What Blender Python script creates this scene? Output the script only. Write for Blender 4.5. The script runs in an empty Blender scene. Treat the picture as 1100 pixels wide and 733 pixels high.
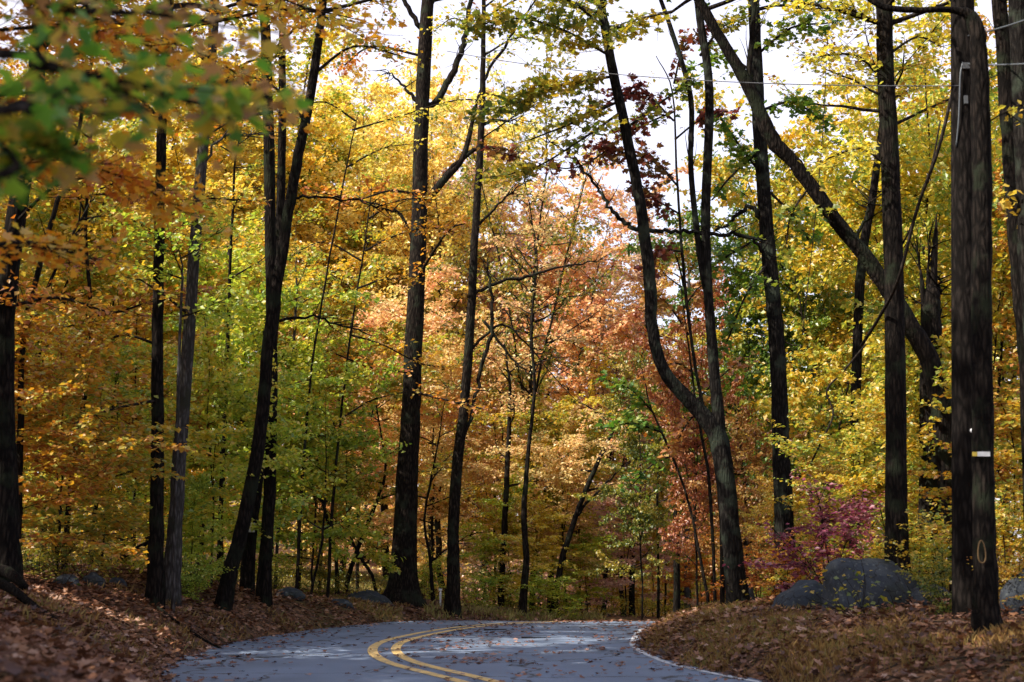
import bpy, math, random
import numpy as np
from mathutils import Vector, Matrix, noise

C = bpy.context.scene
COL = C.collection
R = math.radians
RNG = np.random.default_rng(7)
random.seed(7)

# ------------------------------------------------------------------ camera frame
F = 1528.0                      # focal length in pixels of the 1100 px wide photograph
HC = 1.4
PITCH = math.atan(243.5 / F)
cp, sp_ = math.cos(PITCH), math.sin(PITCH)

def P(x, y, d):
    """point at horizontal distance d (world Y) seen in direction of photo pixel x, y"""
    u, v = (x - 550.0) / F, (366.5 - y) / F
    dy = cp - v * sp_
    dz = sp_ + v * cp
    k = d / dy
    return np.array([u * k, d, HC + dz * k])

# ------------------------------------------------------------------ road and terrain functions
def catmull(pts, n=12):
    pts = np.array(pts, float)
    out = []
    q = np.vstack([2 * pts[0] - pts[1], pts, 2 * pts[-1] - pts[-2]])
    for i in range(1, len(q) - 2):
        p0, p1, p2, p3 = q[i - 1], q[i], q[i + 1], q[i + 2]
        for t in np.linspace(0, 1, n, endpoint=False):
            out.append(.5 * ((2 * p1) + (-p0 + p2) * t + (2 * p0 - 5 * p1 + 4 * p2 - p3) * t * t + (-p0 + 3 * p1 - 3 * p2 + p3) * t ** 3))
    out.append(pts[-1])
    return np.array(out)

# x, y, half width left, half width right
RC = catmull([(12, -22, 3.4, 3.5), (8.4, -10, 3.4, 3.5), (5.2, 0, 3.4, 3.5), (2.2, 9, 3.4, 3.5), (-.25, 17.4, 3.75, 3.45), (-1.75, 22, 3.35, 4.2), (-2.3, 26, 3.0, 4.6),
              (-2.1, 29.7, 2.9, 4.7), (-1.13, 34.5, 3.0, 4.4), (.6, 38.5, 3.3, 3.9), (3.6, 42.3, 3.4, 3.6), (8.4, 45.6, 3.4, 3.5),
              (14, 47.8, 3.4, 3.5), (22, 49, 3.4, 3.5), (34, 49, 3.4, 3.5), (60, 46, 3.4, 3.5)], 14)
RT = np.gradient(RC[:, :2], axis=0)
RT /= np.linalg.norm(RT, axis=1)[:, None]
RN = np.stack([RT[:, 1], -RT[:, 0]], 1)       # to the right

def smooth(a, b, x):
    t = np.clip((x - a) / (b - a), 0, 1)
    return t * t * (3 - 2 * t)

def zbase(x, y):
    k = 2.0
    sp = np.logaddexp(0, (y - 41.5) / k) * k
    drop = .085 * sp
    drop = 4.2 * np.tanh(drop / 4.2)
    return -drop * smooth(-9, 2, x) + 9 * smooth(78, 170, y) * (1 - .45 * smooth(0, 30, x))

def road_s(x, y):
    """signed distance beyond the road edge (negative on the road) and side (+1 right)"""
    x = np.asarray(x, float); y = np.asarray(y, float)
    sh = x.shape
    X = x.ravel(); Y = y.ravel()
    s = np.empty(X.size); side = np.empty(X.size)
    for i in range(0, X.size, 20000):
        dx = X[i:i + 20000, None] - RC[None, :, 0]
        dy = Y[i:i + 20000, None] - RC[None, :, 1]
        d2 = dx * dx + dy * dy
        j = d2.argmin(1)
        r = np.arange(len(j))
        cross = dx[r, j] * RN[j, 0] + dy[r, j] * RN[j, 1]
        sd = np.where(cross > 0, 1.0, -1.0)
        hw = np.where(sd > 0, RC[j, 3], RC[j, 2])
        s[i:i + 20000] = np.sqrt(d2[r, j]) - hw
        side[i:i + 20000] = sd
    return s.reshape(sh), side.reshape(sh)

def vnoise(x, y, seed=0):
    """cheap smooth noise"""
    a = np.sin(x * 1.3 + 1.7 * seed + 1.1 * np.sin(y * .9 + seed)) * np.cos(y * 1.1 + .7 * np.sin(x * .7 + 2 * seed))
    b = np.sin(x * 3.1 + y * 1.9 + seed) * np.cos(y * 2.7 - x * 1.3 + 3 * seed)
    return .65 * a + .35 * b

def ground(x, y):
    x = np.asarray(x, float); y = np.asarray(y, float)
    s, side = road_s(x, y)
    zb = zbase(x, y)
    sp = np.maximum(s, 0)
    AL = 1.45 - .9 * smooth(31, 44, y)
    left = AL * (1 - np.exp(-sp / 2.3)) + .02 * np.minimum(sp, 40)
    AR = .80 - .35 * smooth(32, 42, y)
    right = AR * (1 - np.exp(-sp / 1.7)) + .012 * np.minimum(sp, 40)
    h = np.where(side > 0, right, left)
    n = vnoise(x * .55, y * .55, 1) * .16 * smooth(.4, 4, s) + vnoise(x * 2.1, y * 2.1, 2) * .04 * smooth(.1, 1.5, s)
    edge = np.where(s < .05, -.05, -.05 + .06 * smooth(.05, .4, s))
    return zb + h + n + edge

def G(x, y):
    return float(ground(np.array([x]), np.array([y]))[0])

# ------------------------------------------------------------------ mesh building
class MB:
    def __init__(self):
        self.v = []; self.l = []; self.t = []; self.rnd = []; self.mi = []; self.n = 0
    def add(self, verts, faces_flat, totals, rnd=None, mi=None):
        verts = np.asarray(verts, np.float32).reshape(-1, 3)
        self.v.append(verts)
        self.l.append(np.asarray(faces_flat, np.int32).ravel() + self.n)
        totals = np.asarray(totals, np.int32)
        self.t.append(totals)
        self.rnd.append(np.zeros(len(totals), np.float32) if rnd is None else np.asarray(rnd, np.float32))
        self.mi.append(np.zeros(len(totals), np.int32) if mi is None else np.full(len(totals), mi, np.int32))
        self.n += len(verts)
    def mesh(self, name, mats, smooth_=False):
        me = bpy.data.meshes.new(name)
        v = np.concatenate(self.v); l = np.concatenate(self.l); t = np.concatenate(self.t)
        me.vertices.add(len(v)); me.vertices.foreach_set('co', v.ravel())
        me.loops.add(len(l)); me.loops.foreach_set('vertex_index', l)
        me.polygons.add(len(t))
        st = np.zeros(len(t), np.int32); st[1:] = np.cumsum(t)[:-1]
        me.polygons.foreach_set('loop_start', st)
        me.polygons.foreach_set('loop_total', t)
        if not isinstance(mats, (list, tuple)): mats = [mats]
        for m in mats: me.materials.append(m)
        mi = np.concatenate(self.mi)
        if mi.any(): me.polygons.foreach_set('material_index', mi)
        a = me.attributes.new('rnd', 'FLOAT', 'FACE')
        a.data.foreach_set('value', np.concatenate(self.rnd))
        me.polygons.foreach_set('use_smooth', np.full(len(t), smooth_, bool))
        me.update(calc_edges=True)
        return me

def link(name, me, parent=None):
    o = bpy.data.objects.new(name, me)
    COL.objects.link(o)
    if parent is not None:
        o.parent = parent
    return o

def empty(name, loc=(0, 0, 0)):
    o = bpy.data.objects.new(name, None)
    COL.objects.link(o); o.location = loc
    o.empty_display_size = .3
    return o

def tag(o, label=None, cat=None, group=None, kind=None):
    if label: o['label'] = label
    if cat: o['category'] = cat
    if group: o['group'] = group
    if kind: o['kind'] = kind
    return o

def tube(mb, pts, rad, sides=8, rough=0.0, cap=True, flare=None):
    pts = np.asarray(pts, float); rad = np.asarray(rad, float)
    n = len(pts)
    tg = np.gradient(pts, axis=0); tg /= (np.linalg.norm(tg, axis=1)[:, None] + 1e-9)
    ref = np.array([0.31, 0.95, 0.05]) if abs(tg[0][2]) > .5 else np.array([0, 0, 1.0])
    a = np.cross(tg, ref); a /= (np.linalg.norm(a, axis=1)[:, None] + 1e-9)
    b = np.cross(tg, a)
    th = np.linspace(0, 2 * np.pi, sides, endpoint=False)
    rr = np.tile(rad[:, None], (1, sides))
    if rough:
        ph = RNG.random(3) * 6
        k = np.arange(n)[:, None]
        rr = rr * (1 + rough * (np.sin(3 * th[None] + ph[0] + .35 * k) * .5 + np.sin(5 * th[None] + ph[1] - .2 * k) * .35 + RNG.normal(0, .35, rr.shape)))
    if flare is not None:
        ph = RNG.random() * 6
        rr = rr * (1 + flare[:, None] * (.55 + .6 * np.maximum(0, np.cos(2.5 * th[None] + ph)) + .35 * np.cos(5 * th[None] + 2 * ph)))
    v = pts[:, None, :] + rr[..., None] * (np.cos(th)[None, :, None] * a[:, None, :] + np.sin(th)[None, :, None] * b[:, None, :])
    i = np.arange(n - 1)[:, None] * sides; j = np.arange(sides)[None]; j2 = (j + 1) % sides
    f = np.stack([i + j, i + j2, i + sides + j2, i + sides + j], -1).reshape(-1, 4)
    tot = np.full(len(f), 4)
    vv = v.reshape(-1, 3)
    fl = f.ravel()
    if cap:
        fl = np.concatenate([fl, np.arange(sides) + (n - 1) * sides, np.arange(sides)[::-1]])
        tot = np.concatenate([tot, [sides, sides]])
    mb.add(vv, fl, tot)

MAPLE = np.array([(0, 0), (-.16, .10), (-.42, .12), (-.30, .34), (-.52, .62), (-.24, .60), (-.17, .80), (0, 1.05),
                  (.17, .80), (.24, .60), (.52, .62), (.30, .34), (.42, .12), (.16, .10)])
OVAL = np.array([(0, 0), (-.22, .22), (-.30, .50), (-.18, .80), (0, 1.0), (.18, .80), (.30, .50), (.22, .22)])

def leaves(mb, c, size, rng, shape='kite', tilt=.8, droop=.35, mi=None, rnd=None, flat=False, clump=None):
    c = np.asarray(c, float).reshape(-1, 3); N = len(c)
    if N == 0: return
    L = size * rng.uniform(.65, 1.3, N)
    ph = rng.uniform(0, 2 * np.pi, N)
    n0 = rng.normal(0, tilt, (N, 3)); n0[:, 2] = np.abs(n0[:, 2]) * .5 + (1.0 if not flat else 1.4)
    n0 /= np.linalg.norm(n0, axis=1)[:, None]
    d = np.stack([np.cos(ph), np.sin(ph), -droop * rng.uniform(0, 2, N)], 1)
    d -= (d * n0).sum(1)[:, None] * n0
    d[:, 2] -= droop * .5
    d /= np.linalg.norm(d, axis=1)[:, None]
    s = np.cross(d, n0); s /= np.linalg.norm(s, axis=1)[:, None]
    n = np.cross(s, d)
    if rnd is None:
        rnd = rng.random(N)
        if clump is not None: rnd = np.clip(rnd * .55 + clump * .45, 0, 1)
    L = L[:, None]
    if shape == 'kite':
        w = .36
        v = np.stack([c, c + d * L * .45 - s * L * w + n * L * .1, c + d * L, c + d * L * .45 + s * L * w + n * L * .1], 1)
        mb.add(v, np.arange(N * 4), np.full(N, 4), rnd, mi)
    else:
        o = MAPLE if shape == 'maple' else OVAL
        curl = rng.uniform(-.1, .35, N)[:, None]
        v = np.stack([c + s * L * q[0] + d * L * q[1] + n * L * (abs(q[0]) * .35 + (q[1] - .5) ** 2 * curl) for q in o], 1)
        k = len(o)
        mb.add(v, np.arange(N * k), np.full(N, k), rnd, mi)

# ------------------------------------------------------------------ materials
def new_mat(name):
    m = bpy.data.materials.new(name); m.use_nodes = True
    nt = m.node_tree; nt.nodes.clear()
    return m, nt, nt.nodes, nt.links

def ramp(nodes, cols, interp='LINEAR'):
    r = nodes.new('ShaderNodeValToRGB'); e = r.color_ramp.elements
    r.color_ramp.interpolation = interp
    while len(e) > 1: e.remove(e[0])
    n = len(cols)
    e[0].position = 0; e[0].color = (*cols[0], 1)
    for i in range(1, n):
        q = e.new(i / (n - 1)); q.color = (*cols[i], 1)
    return r

def leaf_mat(name, cols, transl=.5, gloss=.06, tb=1.0):
    m, nt, N, Lk = new_mat(name)
    at = N.new('ShaderNodeAttribute'); at.attribute_name = 'rnd'
    oi = N.new('ShaderNodeObjectInfo')
    geo = N.new('ShaderNodeNewGeometry')
    nz = N.new('ShaderNodeTexNoise'); nz.inputs['Scale'].default_value = .55; nz.inputs['Detail'].default_value = 1
    Lk.new(geo.outputs['Position'], nz.inputs['Vector'])
    # per-leaf value shifted by soft clumps through the crown
    a = N.new('ShaderNodeMath'); a.operation = 'MULTIPLY_ADD'; a.inputs[1].default_value = 1.6; a.inputs[2].default_value = -.8
    Lk.new(nz.outputs['Fac'], a.inputs[0])
    b = N.new('ShaderNodeMath'); b.operation = 'ADD'; b.use_clamp = True
    Lk.new(at.outputs['Fac'], b.inputs[0]); Lk.new(a.outputs[0], b.inputs[1])
    r = ramp(N, cols); Lk.new(b.outputs[0], r.inputs['Fac'])
    hs = N.new('ShaderNodeHueSaturation')
    mm = N.new('ShaderNodeMapRange'); mm.inputs['To Min'].default_value = .485; mm.inputs['To Max'].default_value = .515
    Lk.new(oi.outputs['Random'], mm.inputs['Value']); Lk.new(mm.outputs[0], hs.inputs['Hue'])
    Lk.new(r.outputs['Color'], hs.inputs['Color'])
    df = N.new('ShaderNodeBsdfDiffuse'); tr = N.new('ShaderNodeBsdfTranslucent'); gl = N.new('ShaderNodeBsdfGlossy')
    gl.inputs['Roughness'].default_value = .45
    h2 = N.new('ShaderNodeHueSaturation'); h2.inputs['Saturation'].default_value = 1.05; h2.inputs['Value'].default_value = tb
    Lk.new(hs.outputs['Color'], h2.inputs['Color'])
    Lk.new(hs.outputs['Color'], df.inputs['Color']); Lk.new(h2.outputs['Color'], tr.inputs['Color'])
    m1 = N.new('ShaderNodeMixShader'); m1.inputs[0].default_value = transl
    Lk.new(df.outputs[0], m1.inputs[1]); Lk.new(tr.outputs[0], m1.inputs[2])
    m2 = N.new('ShaderNodeMixShader'); m2.inputs[0].default_value = gloss
    Lk.new(m1.outputs[0], m2.inputs[1]); Lk.new(gl.outputs[0], m2.inputs[2])
    o = N.new('ShaderNodeOutputMaterial'); Lk.new(m2.outputs[0], o.inputs['Surface'])
    return m

LM = {
 'yellow': leaf_mat('leaf_yellow', [(.60, .38, .04), (.74, .54, .07), (.78, .60, .12), (.58, .55, .10)], .52, tb=1.2),
 'paleyellow': leaf_mat('leaf_pale_yellow', [(.76, .48, .10), (.84, .64, .15), (.86, .72, .24), (.72, .68, .22)], .52, tb=1.15),
 'gold': leaf_mat('leaf_gold', [(.36, .15, .03), (.55, .27, .035), (.64, .40, .05), (.46, .40, .06), (.26, .30, .05)], .5, tb=1.2),
 'orange': leaf_mat('leaf_orange', [(.42, .14, .03), (.60, .25, .04), (.66, .34, .06), (.62, .44, .08)], .5, tb=1.2),
 'peach': leaf_mat('leaf_peach', [(.70, .36, .18), (.80, .50, .22), (.84, .62, .26), (.74, .60, .26)], .48, tb=1.15),
 'salmon': leaf_mat('leaf_salmon', [(.50, .28, .21), (.66, .41, .29), (.74, .51, .33), (.70, .54, .27)], .46, tb=1.1),
 'rust': leaf_mat('leaf_rust', [(.24, .08, .03), (.40, .15, .045), (.52, .24, .06), (.46, .31, .08)], .42, tb=1.1),
 'maroon': leaf_mat('leaf_maroon', [(.10, .02, .02), (.20, .04, .03), (.28, .07, .03), (.20, .12, .03)], .4),
 'pink': leaf_mat('leaf_red_pink', [(.30, .05, .08), (.36, .08, .11), (.32, .12, .13), (.30, .16, .10)], .4),
 'green': leaf_mat('leaf_green', [(.05, .13, .02), (.09, .20, .02), (.16, .27, .03), (.30, .32, .04)], .45, tb=1.2),
 'neargreen': leaf_mat('leaf_near_green', [(.07, .17, .03), (.12, .26, .03), (.26, .36, .04), (.50, .36, .05), (.40, .20, .08)], .6, tb=1.7),
 'overhang': leaf_mat('leaf_overhang', [(.50, .17, .03), (.68, .32, .04), (.72, .42, .06), (.60, .46, .07)], .6, tb=1.5),
 'lime': leaf_mat('leaf_lime', [(.20, .32, .04), (.36, .46, .05), (.50, .54, .07), (.66, .54, .07)], .52, tb=1.3),
 'olive': leaf_mat('leaf_olive', [(.08, .13, .02), (.20, .22, .03), (.38, .33, .04), (.48, .32, .04)], .48, tb=1.2),
 'goldgreen': leaf_mat('leaf_gold_green', [(.20, .29, .04), (.42, .42, .06), (.62, .46, .06), (.66, .42, .05)], .52, tb=1.25),
 'litter': leaf_mat('leaf_litter', [(.055, .026, .016), (.12, .052, .028), (.20, .09, .048), (.28, .13, .055), (.40, .25, .17)], .1, .05),
}

def bark_mat(name, c1, c2, moss=None, scale=1.0, bump=.7):
    m, nt, N, Lk = new_mat(name)
    tc = N.new('ShaderNodeTexCoord')
    mp = N.new('ShaderNodeMapping'); mp.inputs['Scale'].default_value = (11 * scale, 11 * scale, 2.4 * scale)
    Lk.new(tc.outputs['Object'], mp.inputs['Vector'])
    n1 = N.new('ShaderNodeTexNoise'); n1.inputs['Scale'].default_value = 1.4; n1.inputs['Detail'].default_value = 6; n1.inputs['Roughness'].default_value = .65
    Lk.new(mp.outputs[0], n1.inputs['Vector'])
    v = N.new('ShaderNodeTexVoronoi'); v.feature = 'DISTANCE_TO_EDGE'; v.inputs['Scale'].default_value = 1.6
    Lk.new(mp.outputs[0], v.inputs['Vector'])
    r = N.new('ShaderNodeValToRGB')
    r.color_ramp.elements[0].position = .35; r.color_ramp.elements[0].color = (*c1, 1)
    r.color_ramp.elements[1].position = .68; r.color_ramp.elements[1].color = (*c2, 1)
    fu = N.new('ShaderNodeMapRange'); fu.inputs['From Max'].default_value = .35; fu.inputs['To Min'].default_value = -.22; fu.inputs['To Max'].default_value = .16
    Lk.new(v.outputs['Distance'], fu.inputs['Value'])
    fa = N.new('ShaderNodeMath'); fa.operation = 'ADD'; Lk.new(n1.outputs['Fac'], fa.inputs[0]); Lk.new(fu.outputs[0], fa.inputs[1])
    Lk.new(fa.outputs[0], r.inputs['Fac'])
    col = r.outputs['Color']
    if moss:
        n2 = N.new('ShaderNodeTexNoise'); n2.inputs['Scale'].default_value = 2.2; n2.inputs['Detail'].default_value = 5
        Lk.new(tc.outputs['Object'], n2.inputs['Vector'])
        r2 = N.new('ShaderNodeValToRGB'); r2.color_ramp.elements[0].position = .52; r2.color_ramp.elements[1].position = .64
        Lk.new(n2.outputs['Fac'], r2.inputs['Fac'])
        mx = N.new('ShaderNodeMix'); mx.data_type = 'RGBA'
        Lk.new(r2.outputs['Color'], mx.inputs['Factor']); Lk.new(col, mx.inputs['A']); mx.inputs['B'].default_value = (*moss, 1)
        col = mx.outputs['Result']
    ad = N.new('ShaderNodeMath'); ad.operation = 'ADD'
    Lk.new(n1.outputs['Fac'], ad.inputs[0]); Lk.new(v.outputs['Distance'], ad.inputs[1])
    bp = N.new('ShaderNodeBump'); bp.inputs['Strength'].default_value = bump; bp.inputs['Distance'].default_value = .06
    Lk.new(ad.outputs[0], bp.inputs['Height'])
    b = N.new('ShaderNodeBsdfPrincipled'); b.inputs['Roughness'].default_value = .9
    b.inputs['Specular IOR Level'].default_value = .04
    Lk.new(col, b.inputs['Base Color']); Lk.new(bp.outputs[0], b.inputs['Normal'])
    o = N.new('ShaderNodeOutputMaterial'); Lk.new(b.outputs[0], o.inputs['Surface'])
    return m

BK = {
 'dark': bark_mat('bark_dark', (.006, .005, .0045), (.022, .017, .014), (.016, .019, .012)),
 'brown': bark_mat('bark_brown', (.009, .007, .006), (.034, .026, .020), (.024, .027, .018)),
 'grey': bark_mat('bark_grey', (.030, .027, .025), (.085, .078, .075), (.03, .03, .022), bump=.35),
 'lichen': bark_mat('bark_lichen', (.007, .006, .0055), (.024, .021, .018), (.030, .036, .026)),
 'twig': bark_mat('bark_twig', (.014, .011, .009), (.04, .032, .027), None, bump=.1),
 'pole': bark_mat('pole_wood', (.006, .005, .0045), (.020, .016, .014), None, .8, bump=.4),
}

def simple(name, col, rough=.6, metal=0, nscale=20, var=.25):
    m, nt, N, Lk = new_mat(name)
    tc = N.new('ShaderNodeTexCoord')
    n = N.new('ShaderNodeTexNoise'); n.inputs['Scale'].default_value = nscale; n.inputs['Detail'].default_value = 5
    Lk.new(tc.outputs['Object'], n.inputs['Vector'])
    r = ramp(N, [tuple(c * (1 - var) for c in col), tuple(min(1, c * (1 + var)) for c in col)])
    Lk.new(n.outputs['Fac'], r.inputs['Fac'])
    b = N.new('ShaderNodeBsdfPrincipled'); b.inputs['Roughness'].default_value = rough; b.inputs['Metallic'].default_value = metal
    Lk.new(r.outputs['Color'], b.inputs['Base Color'])
    bp = N.new('ShaderNodeBump'); bp.inputs['Strength'].default_value = .2; Lk.new(n.outputs['Fac'], bp.inputs['Height']); Lk.new(bp.outputs[0], b.inputs['Normal'])
    o = N.new('ShaderNodeOutputMaterial'); Lk.new(b.outputs[0], o.inputs['Surface'])
    return m

def ground_mat():
    m, nt, N, Lk = new_mat('forest_floor')
    tc = N.new('ShaderNodeTexCoord')
    v = N.new('ShaderNodeTexVoronoi'); v.inputs['Scale'].default_value = 9
    Lk.new(tc.outputs['Object'], v.inputs['Vector'])
    r = ramp(N, [(.05, .028, .015), (.12, .06, .03), (.20, .10, .05), (.09, .05, .028), (.24, .14, .08)], 'CONSTANT')
    sx = N.new('ShaderNodeSeparateColor'); Lk.new(v.outputs['Color'], sx.inputs[0]); Lk.new(sx.outputs[0], r.inputs['Fac'])
    n = N.new('ShaderNodeTexNoise'); n.inputs['Scale'].default_value = .35; n.inputs['Detail'].default_value = 6
    Lk.new(tc.outputs['Object'], n.inputs['Vector'])
    rr = N.new('ShaderNodeValToRGB'); rr.color_ramp.elements[0].position = .5; rr.color_ramp.elements[1].position = .66
    Lk.new(n.outputs['Fac'], rr.inputs['Fac'])
    mx = N.new('ShaderNodeMix'); mx.data_type = 'RGBA'; Lk.new(rr.outputs['Color'], mx.inputs['Factor'])
    Lk.new(r.outputs['Color'], mx.inputs['A']); mx.inputs['B'].default_value = (.11, .085, .03, 1)
    b = N.new('ShaderNodeBsdfPrincipled'); b.inputs['Roughness'].default_value = .95; b.inputs['Specular IOR Level'].default_value = .15
    Lk.new(mx.outputs['Result'], b.inputs['Base Color'])
    bp = N.new('ShaderNodeBump'); bp.inputs['Strength'].default_value = .8; bp.inputs['Distance'].default_value = .04
    Lk.new(v.outputs['Distance'], bp.inputs['Height']); Lk.new(bp.outputs[0], b.inputs['Normal'])
    o = N.new('ShaderNodeOutputMaterial'); Lk.new(b.outputs[0], o.inputs['Surface'])
    return m

def asphalt_mat():
    m, nt, N, Lk = new_mat('asphalt')
    tc = N.new('ShaderNodeTexCoord')
    n1 = N.new('ShaderNodeTexNoise'); n1.inputs['Scale'].default_value = 90; n1.inputs['Detail'].default_value = 4
    n2 = N.new('ShaderNodeTexNoise'); n2.inputs['Scale'].default_value = .5; n2.inputs['Detail'].default_value = 5
    for n in (n1, n2): Lk.new(tc.outputs['Object'], n.inputs['Vector'])
    r1 = ramp(N, [(.11, .14, .195), (.185, .23, .31)]); Lk.new(n1.outputs['Fac'], r1.inputs['Fac'])
    r2 = N.new('ShaderNodeValToRGB'); r2.color_ramp.elements[0].position = .3; r2.color_ramp.elements[0].color = (.72, .72, .72, 1)
    r2.color_ramp.elements[1].position = .7; r2.color_ramp.elements[1].color = (1.15, 1.15, 1.15, 1)
    Lk.new(n2.outputs['Fac'], r2.inputs['Fac'])
    mx = N.new('ShaderNodeMix'); mx.data_type = 'RGBA'; mx.blend_type = 'MULTIPLY'; mx.inputs['Factor'].default_value = 1
    Lk.new(r1.outputs['Color'], mx.inputs['A']); Lk.new(r2.outputs['Color'], mx.inputs['B'])
    # fine cracks
    v = N.new('ShaderNodeTexVoronoi'); v.feature = 'DISTANCE_TO_EDGE'; v.inputs['Scale'].default_value = .35
    nz = N.new('ShaderNodeTexNoise'); nz.inputs['Scale'].default_value = 1.5; nz.inputs['Detail'].default_value = 4
    Lk.new(tc.outputs['Object'], nz.inputs['Vector'])
    va = N.new('ShaderNodeVectorMath'); va.operation = 'ADD'
    Lk.new(tc.outputs['Object'], va.inputs[0]); Lk.new(nz.outputs['Color'], va.inputs[1]); Lk.new(va.outputs[0], v.inputs['Vector'])
    lt = N.new('ShaderNodeMath'); lt.operation = 'LESS_THAN'; lt.inputs[1].default_value = .011; Lk.new(v.outputs['Distance'], lt.inputs[0])
    mc = N.new('ShaderNodeMix'); mc.data_type = 'RGBA'; Lk.new(lt.outputs[0], mc.inputs['Factor']); Lk.new(mx.outputs['Result'], mc.inputs['A'])
    mc.inputs['B'].default_value = (.025, .025, .028, 1)
    b = N.new('ShaderNodeBsdfPrincipled'); b.inputs['Roughness'].default_value = .72
    Lk.new(mc.outputs['Result'], b.inputs['Base Color'])
    bp = N.new('ShaderNodeBump'); bp.inputs['Strength'].default_value = .35; bp.inputs['Distance'].default_value = .01
    Lk.new(n1.outputs['Fac'], bp.inputs['Height']); Lk.new(bp.outputs[0], b.inputs['Normal'])
    o = N.new('ShaderNodeOutputMaterial'); Lk.new(b.outputs[0], o.inputs['Surface'])
    return m

def paint_mat(name, col):
    m, nt, N, Lk = new_mat(name)
    tc = N.new('ShaderNodeTexCoord')
    n = N.new('ShaderNodeTexNoise'); n.inputs['Scale'].default_value = 6; n.inputs['Detail'].default_value = 8; n.inputs['Roughness'].default_value = .7
    Lk.new(tc.outputs['Object'], n.inputs['Vector'])
    r = N.new('ShaderNodeValToRGB'); r.color_ramp.elements[0].position = .36; r.color_ramp.elements[0].color = (.20, .19, .18, 1)
    r.color_ramp.elements[1].position = .50; r.color_ramp.elements[1].color = (*col, 1)
    Lk.new(n.outputs['Fac'], r.inputs['Fac'])
    b = N.new('ShaderNodeBsdfPrincipled'); b.inputs['Roughness'].default_value = .7
    Lk.new(r.outputs['Color'], b.inputs['Base Color'])
    o = N.new('ShaderNodeOutputMaterial'); Lk.new(b.outputs[0], o.inputs['Surface'])
    return m

def grass_mat(name, cols):
    return leaf_mat(name, cols, .3, .03)

# ------------------------------------------------------------------ terrain
def axis(lo, hi, step, ext, grow=1.25):
    a = list(np.arange(lo, hi + step / 2, step))
    s = step
    while a[-1] < ext:
        s *= grow; a.append(a[-1] + s)
    s = step
    while a[0] > -ext:
        s *= grow; a.insert(0, a[0] - s)
    return np.array(a)
ax = axis(-16, 16, .2, 700); ay = axis(10, 52, .25, 900)
gx, gy = np.meshgrid(ax, ay)
gz = ground(gx, gy)
mb = MB()
nx, ny = len(ax), len(ay)
i, j = np.meshgrid(np.arange(nx - 1), np.arange(ny - 1))
q = (j * nx + i)
mb.add(np.stack([gx, gy, gz], -1).reshape(-1, 3), np.stack([q, q + 1, q + nx + 1, q + nx], -1).reshape(-1), np.full(q.size, 4))
tag(link('ground', mb.mesh('ground', ground_mat(), True)), kind='structure')

# road ribbon
def ribbon(name, offs_a, offs_b, dz, mat, i0=0, i1=None, wob=0.0, cols=2, kind='structure', label=None):
    idx = np.arange(len(RC))[i0:i1]
    a = np.array([offs_a(k) for k in idx]); b = np.array([offs_b(k) for k in idx])
    fr = np.linspace(0, 1, cols)
    V = []
    for k_, k in enumerate(idx):
        for f in fr:
            o = a[k_] * (1 - f) + b[k_] * f
            if wob and (f == 0 or f == 1): o += wob * math.sin(k * 1.7 + f * 2) * .6 + wob * random.uniform(-1, 1)
            p = RC[k, :2] + RN[k] * o
            V.append((p[0], p[1], float(zbase(p[0], p[1])) + dz))
    m_ = MB(); n = len(idx)
    ii, jj = np.meshgrid(np.arange(cols - 1), np.arange(n - 1)); q = jj * cols + ii
    m_.add(V, np.stack([q, q + 1, q + cols + 1, q + cols], -1).reshape(-1), np.full(q.size, 4))
    return tag(link(name, m_.mesh(name, mat, True)), kind=kind)

ribbon('road', lambda k: -RC[k, 2] - .1, lambda k: RC[k, 3] + .15, .004, asphalt_mat(), wob=.05, cols=14)
yel = paint_mat('yellow_line_paint', (.78, .50, .16)); wht = paint_mat('white_line_paint', (.55, .56, .58))
ribbon('road_line', lambda k: -.25, lambda k: -.08, .010, yel)
ribbon('road_line', lambda k: .15, lambda k: .32, .010, yel)
ribbon('road_line', lambda k: RC[k, 3] - .16, lambda k: RC[k, 3] - .05, .010, wht)
ribbon('road_line', lambda k: -RC[k, 2] + .02, lambda k: -RC[k, 2] + .12, .010, wht, 0, 50)

# ------------------------------------------------------------------ fallen leaves, grass
def scatter(n, xr, yr, test, rng):
    x = rng.uniform(*xr, n); y = rng.uniform(*yr, n)
    s, side = road_s(x, y)
    k = test(x, y, s, side)
    return x[k], y[k], s[k], side[k]
rng = np.random.default_rng(11)
mb = MB()
x, y, s, side = scatter(190000, (-15, 13), (7, 46), lambda x, y, s, sd: (s > -.1) & (np.abs(x) < .40 * y + .5) & (s < 11) & (rng.random(len(x)) < np.clip(28 / y, 0, 1) ** 1.2) & ((sd < 0) | (rng.random(len(x)) < .75)), rng)
keep = vnoise(x * 1.7, y * 1.7, 12) + .6 * vnoise(x * 4.5, y * 4.5, 6) + rng.normal(0, .5, len(x)) > -.75
x, y, s, side = x[keep], y[keep], s[keep], side[keep]
z = ground(x, y) + .012 + rng.random(len(x)) * .045
cl = np.clip(.5 + .4 * vnoise(x * 2.3, y * 2.3, 8) + .3 * vnoise(x * .8, y * .8, 3), 0, 1)
leaves(mb, np.stack([x, y, z], 1), .085, rng, 'oval', tilt=.5, droop=.0, flat=True, clump=cl)
k = rng.random(len(x)) < .35
leaves(mb, np.stack([x[k], y[k], z[k] + .03], 1), .11, rng, 'maple', tilt=.5, droop=.0, flat=True)
tag(link('leaf_litter', mb.mesh('leaf_litter', LM['litter'])), 'brown and tan fallen leaves carpeting both banks beside the road', 'fallen leaves', kind='stuff')

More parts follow.
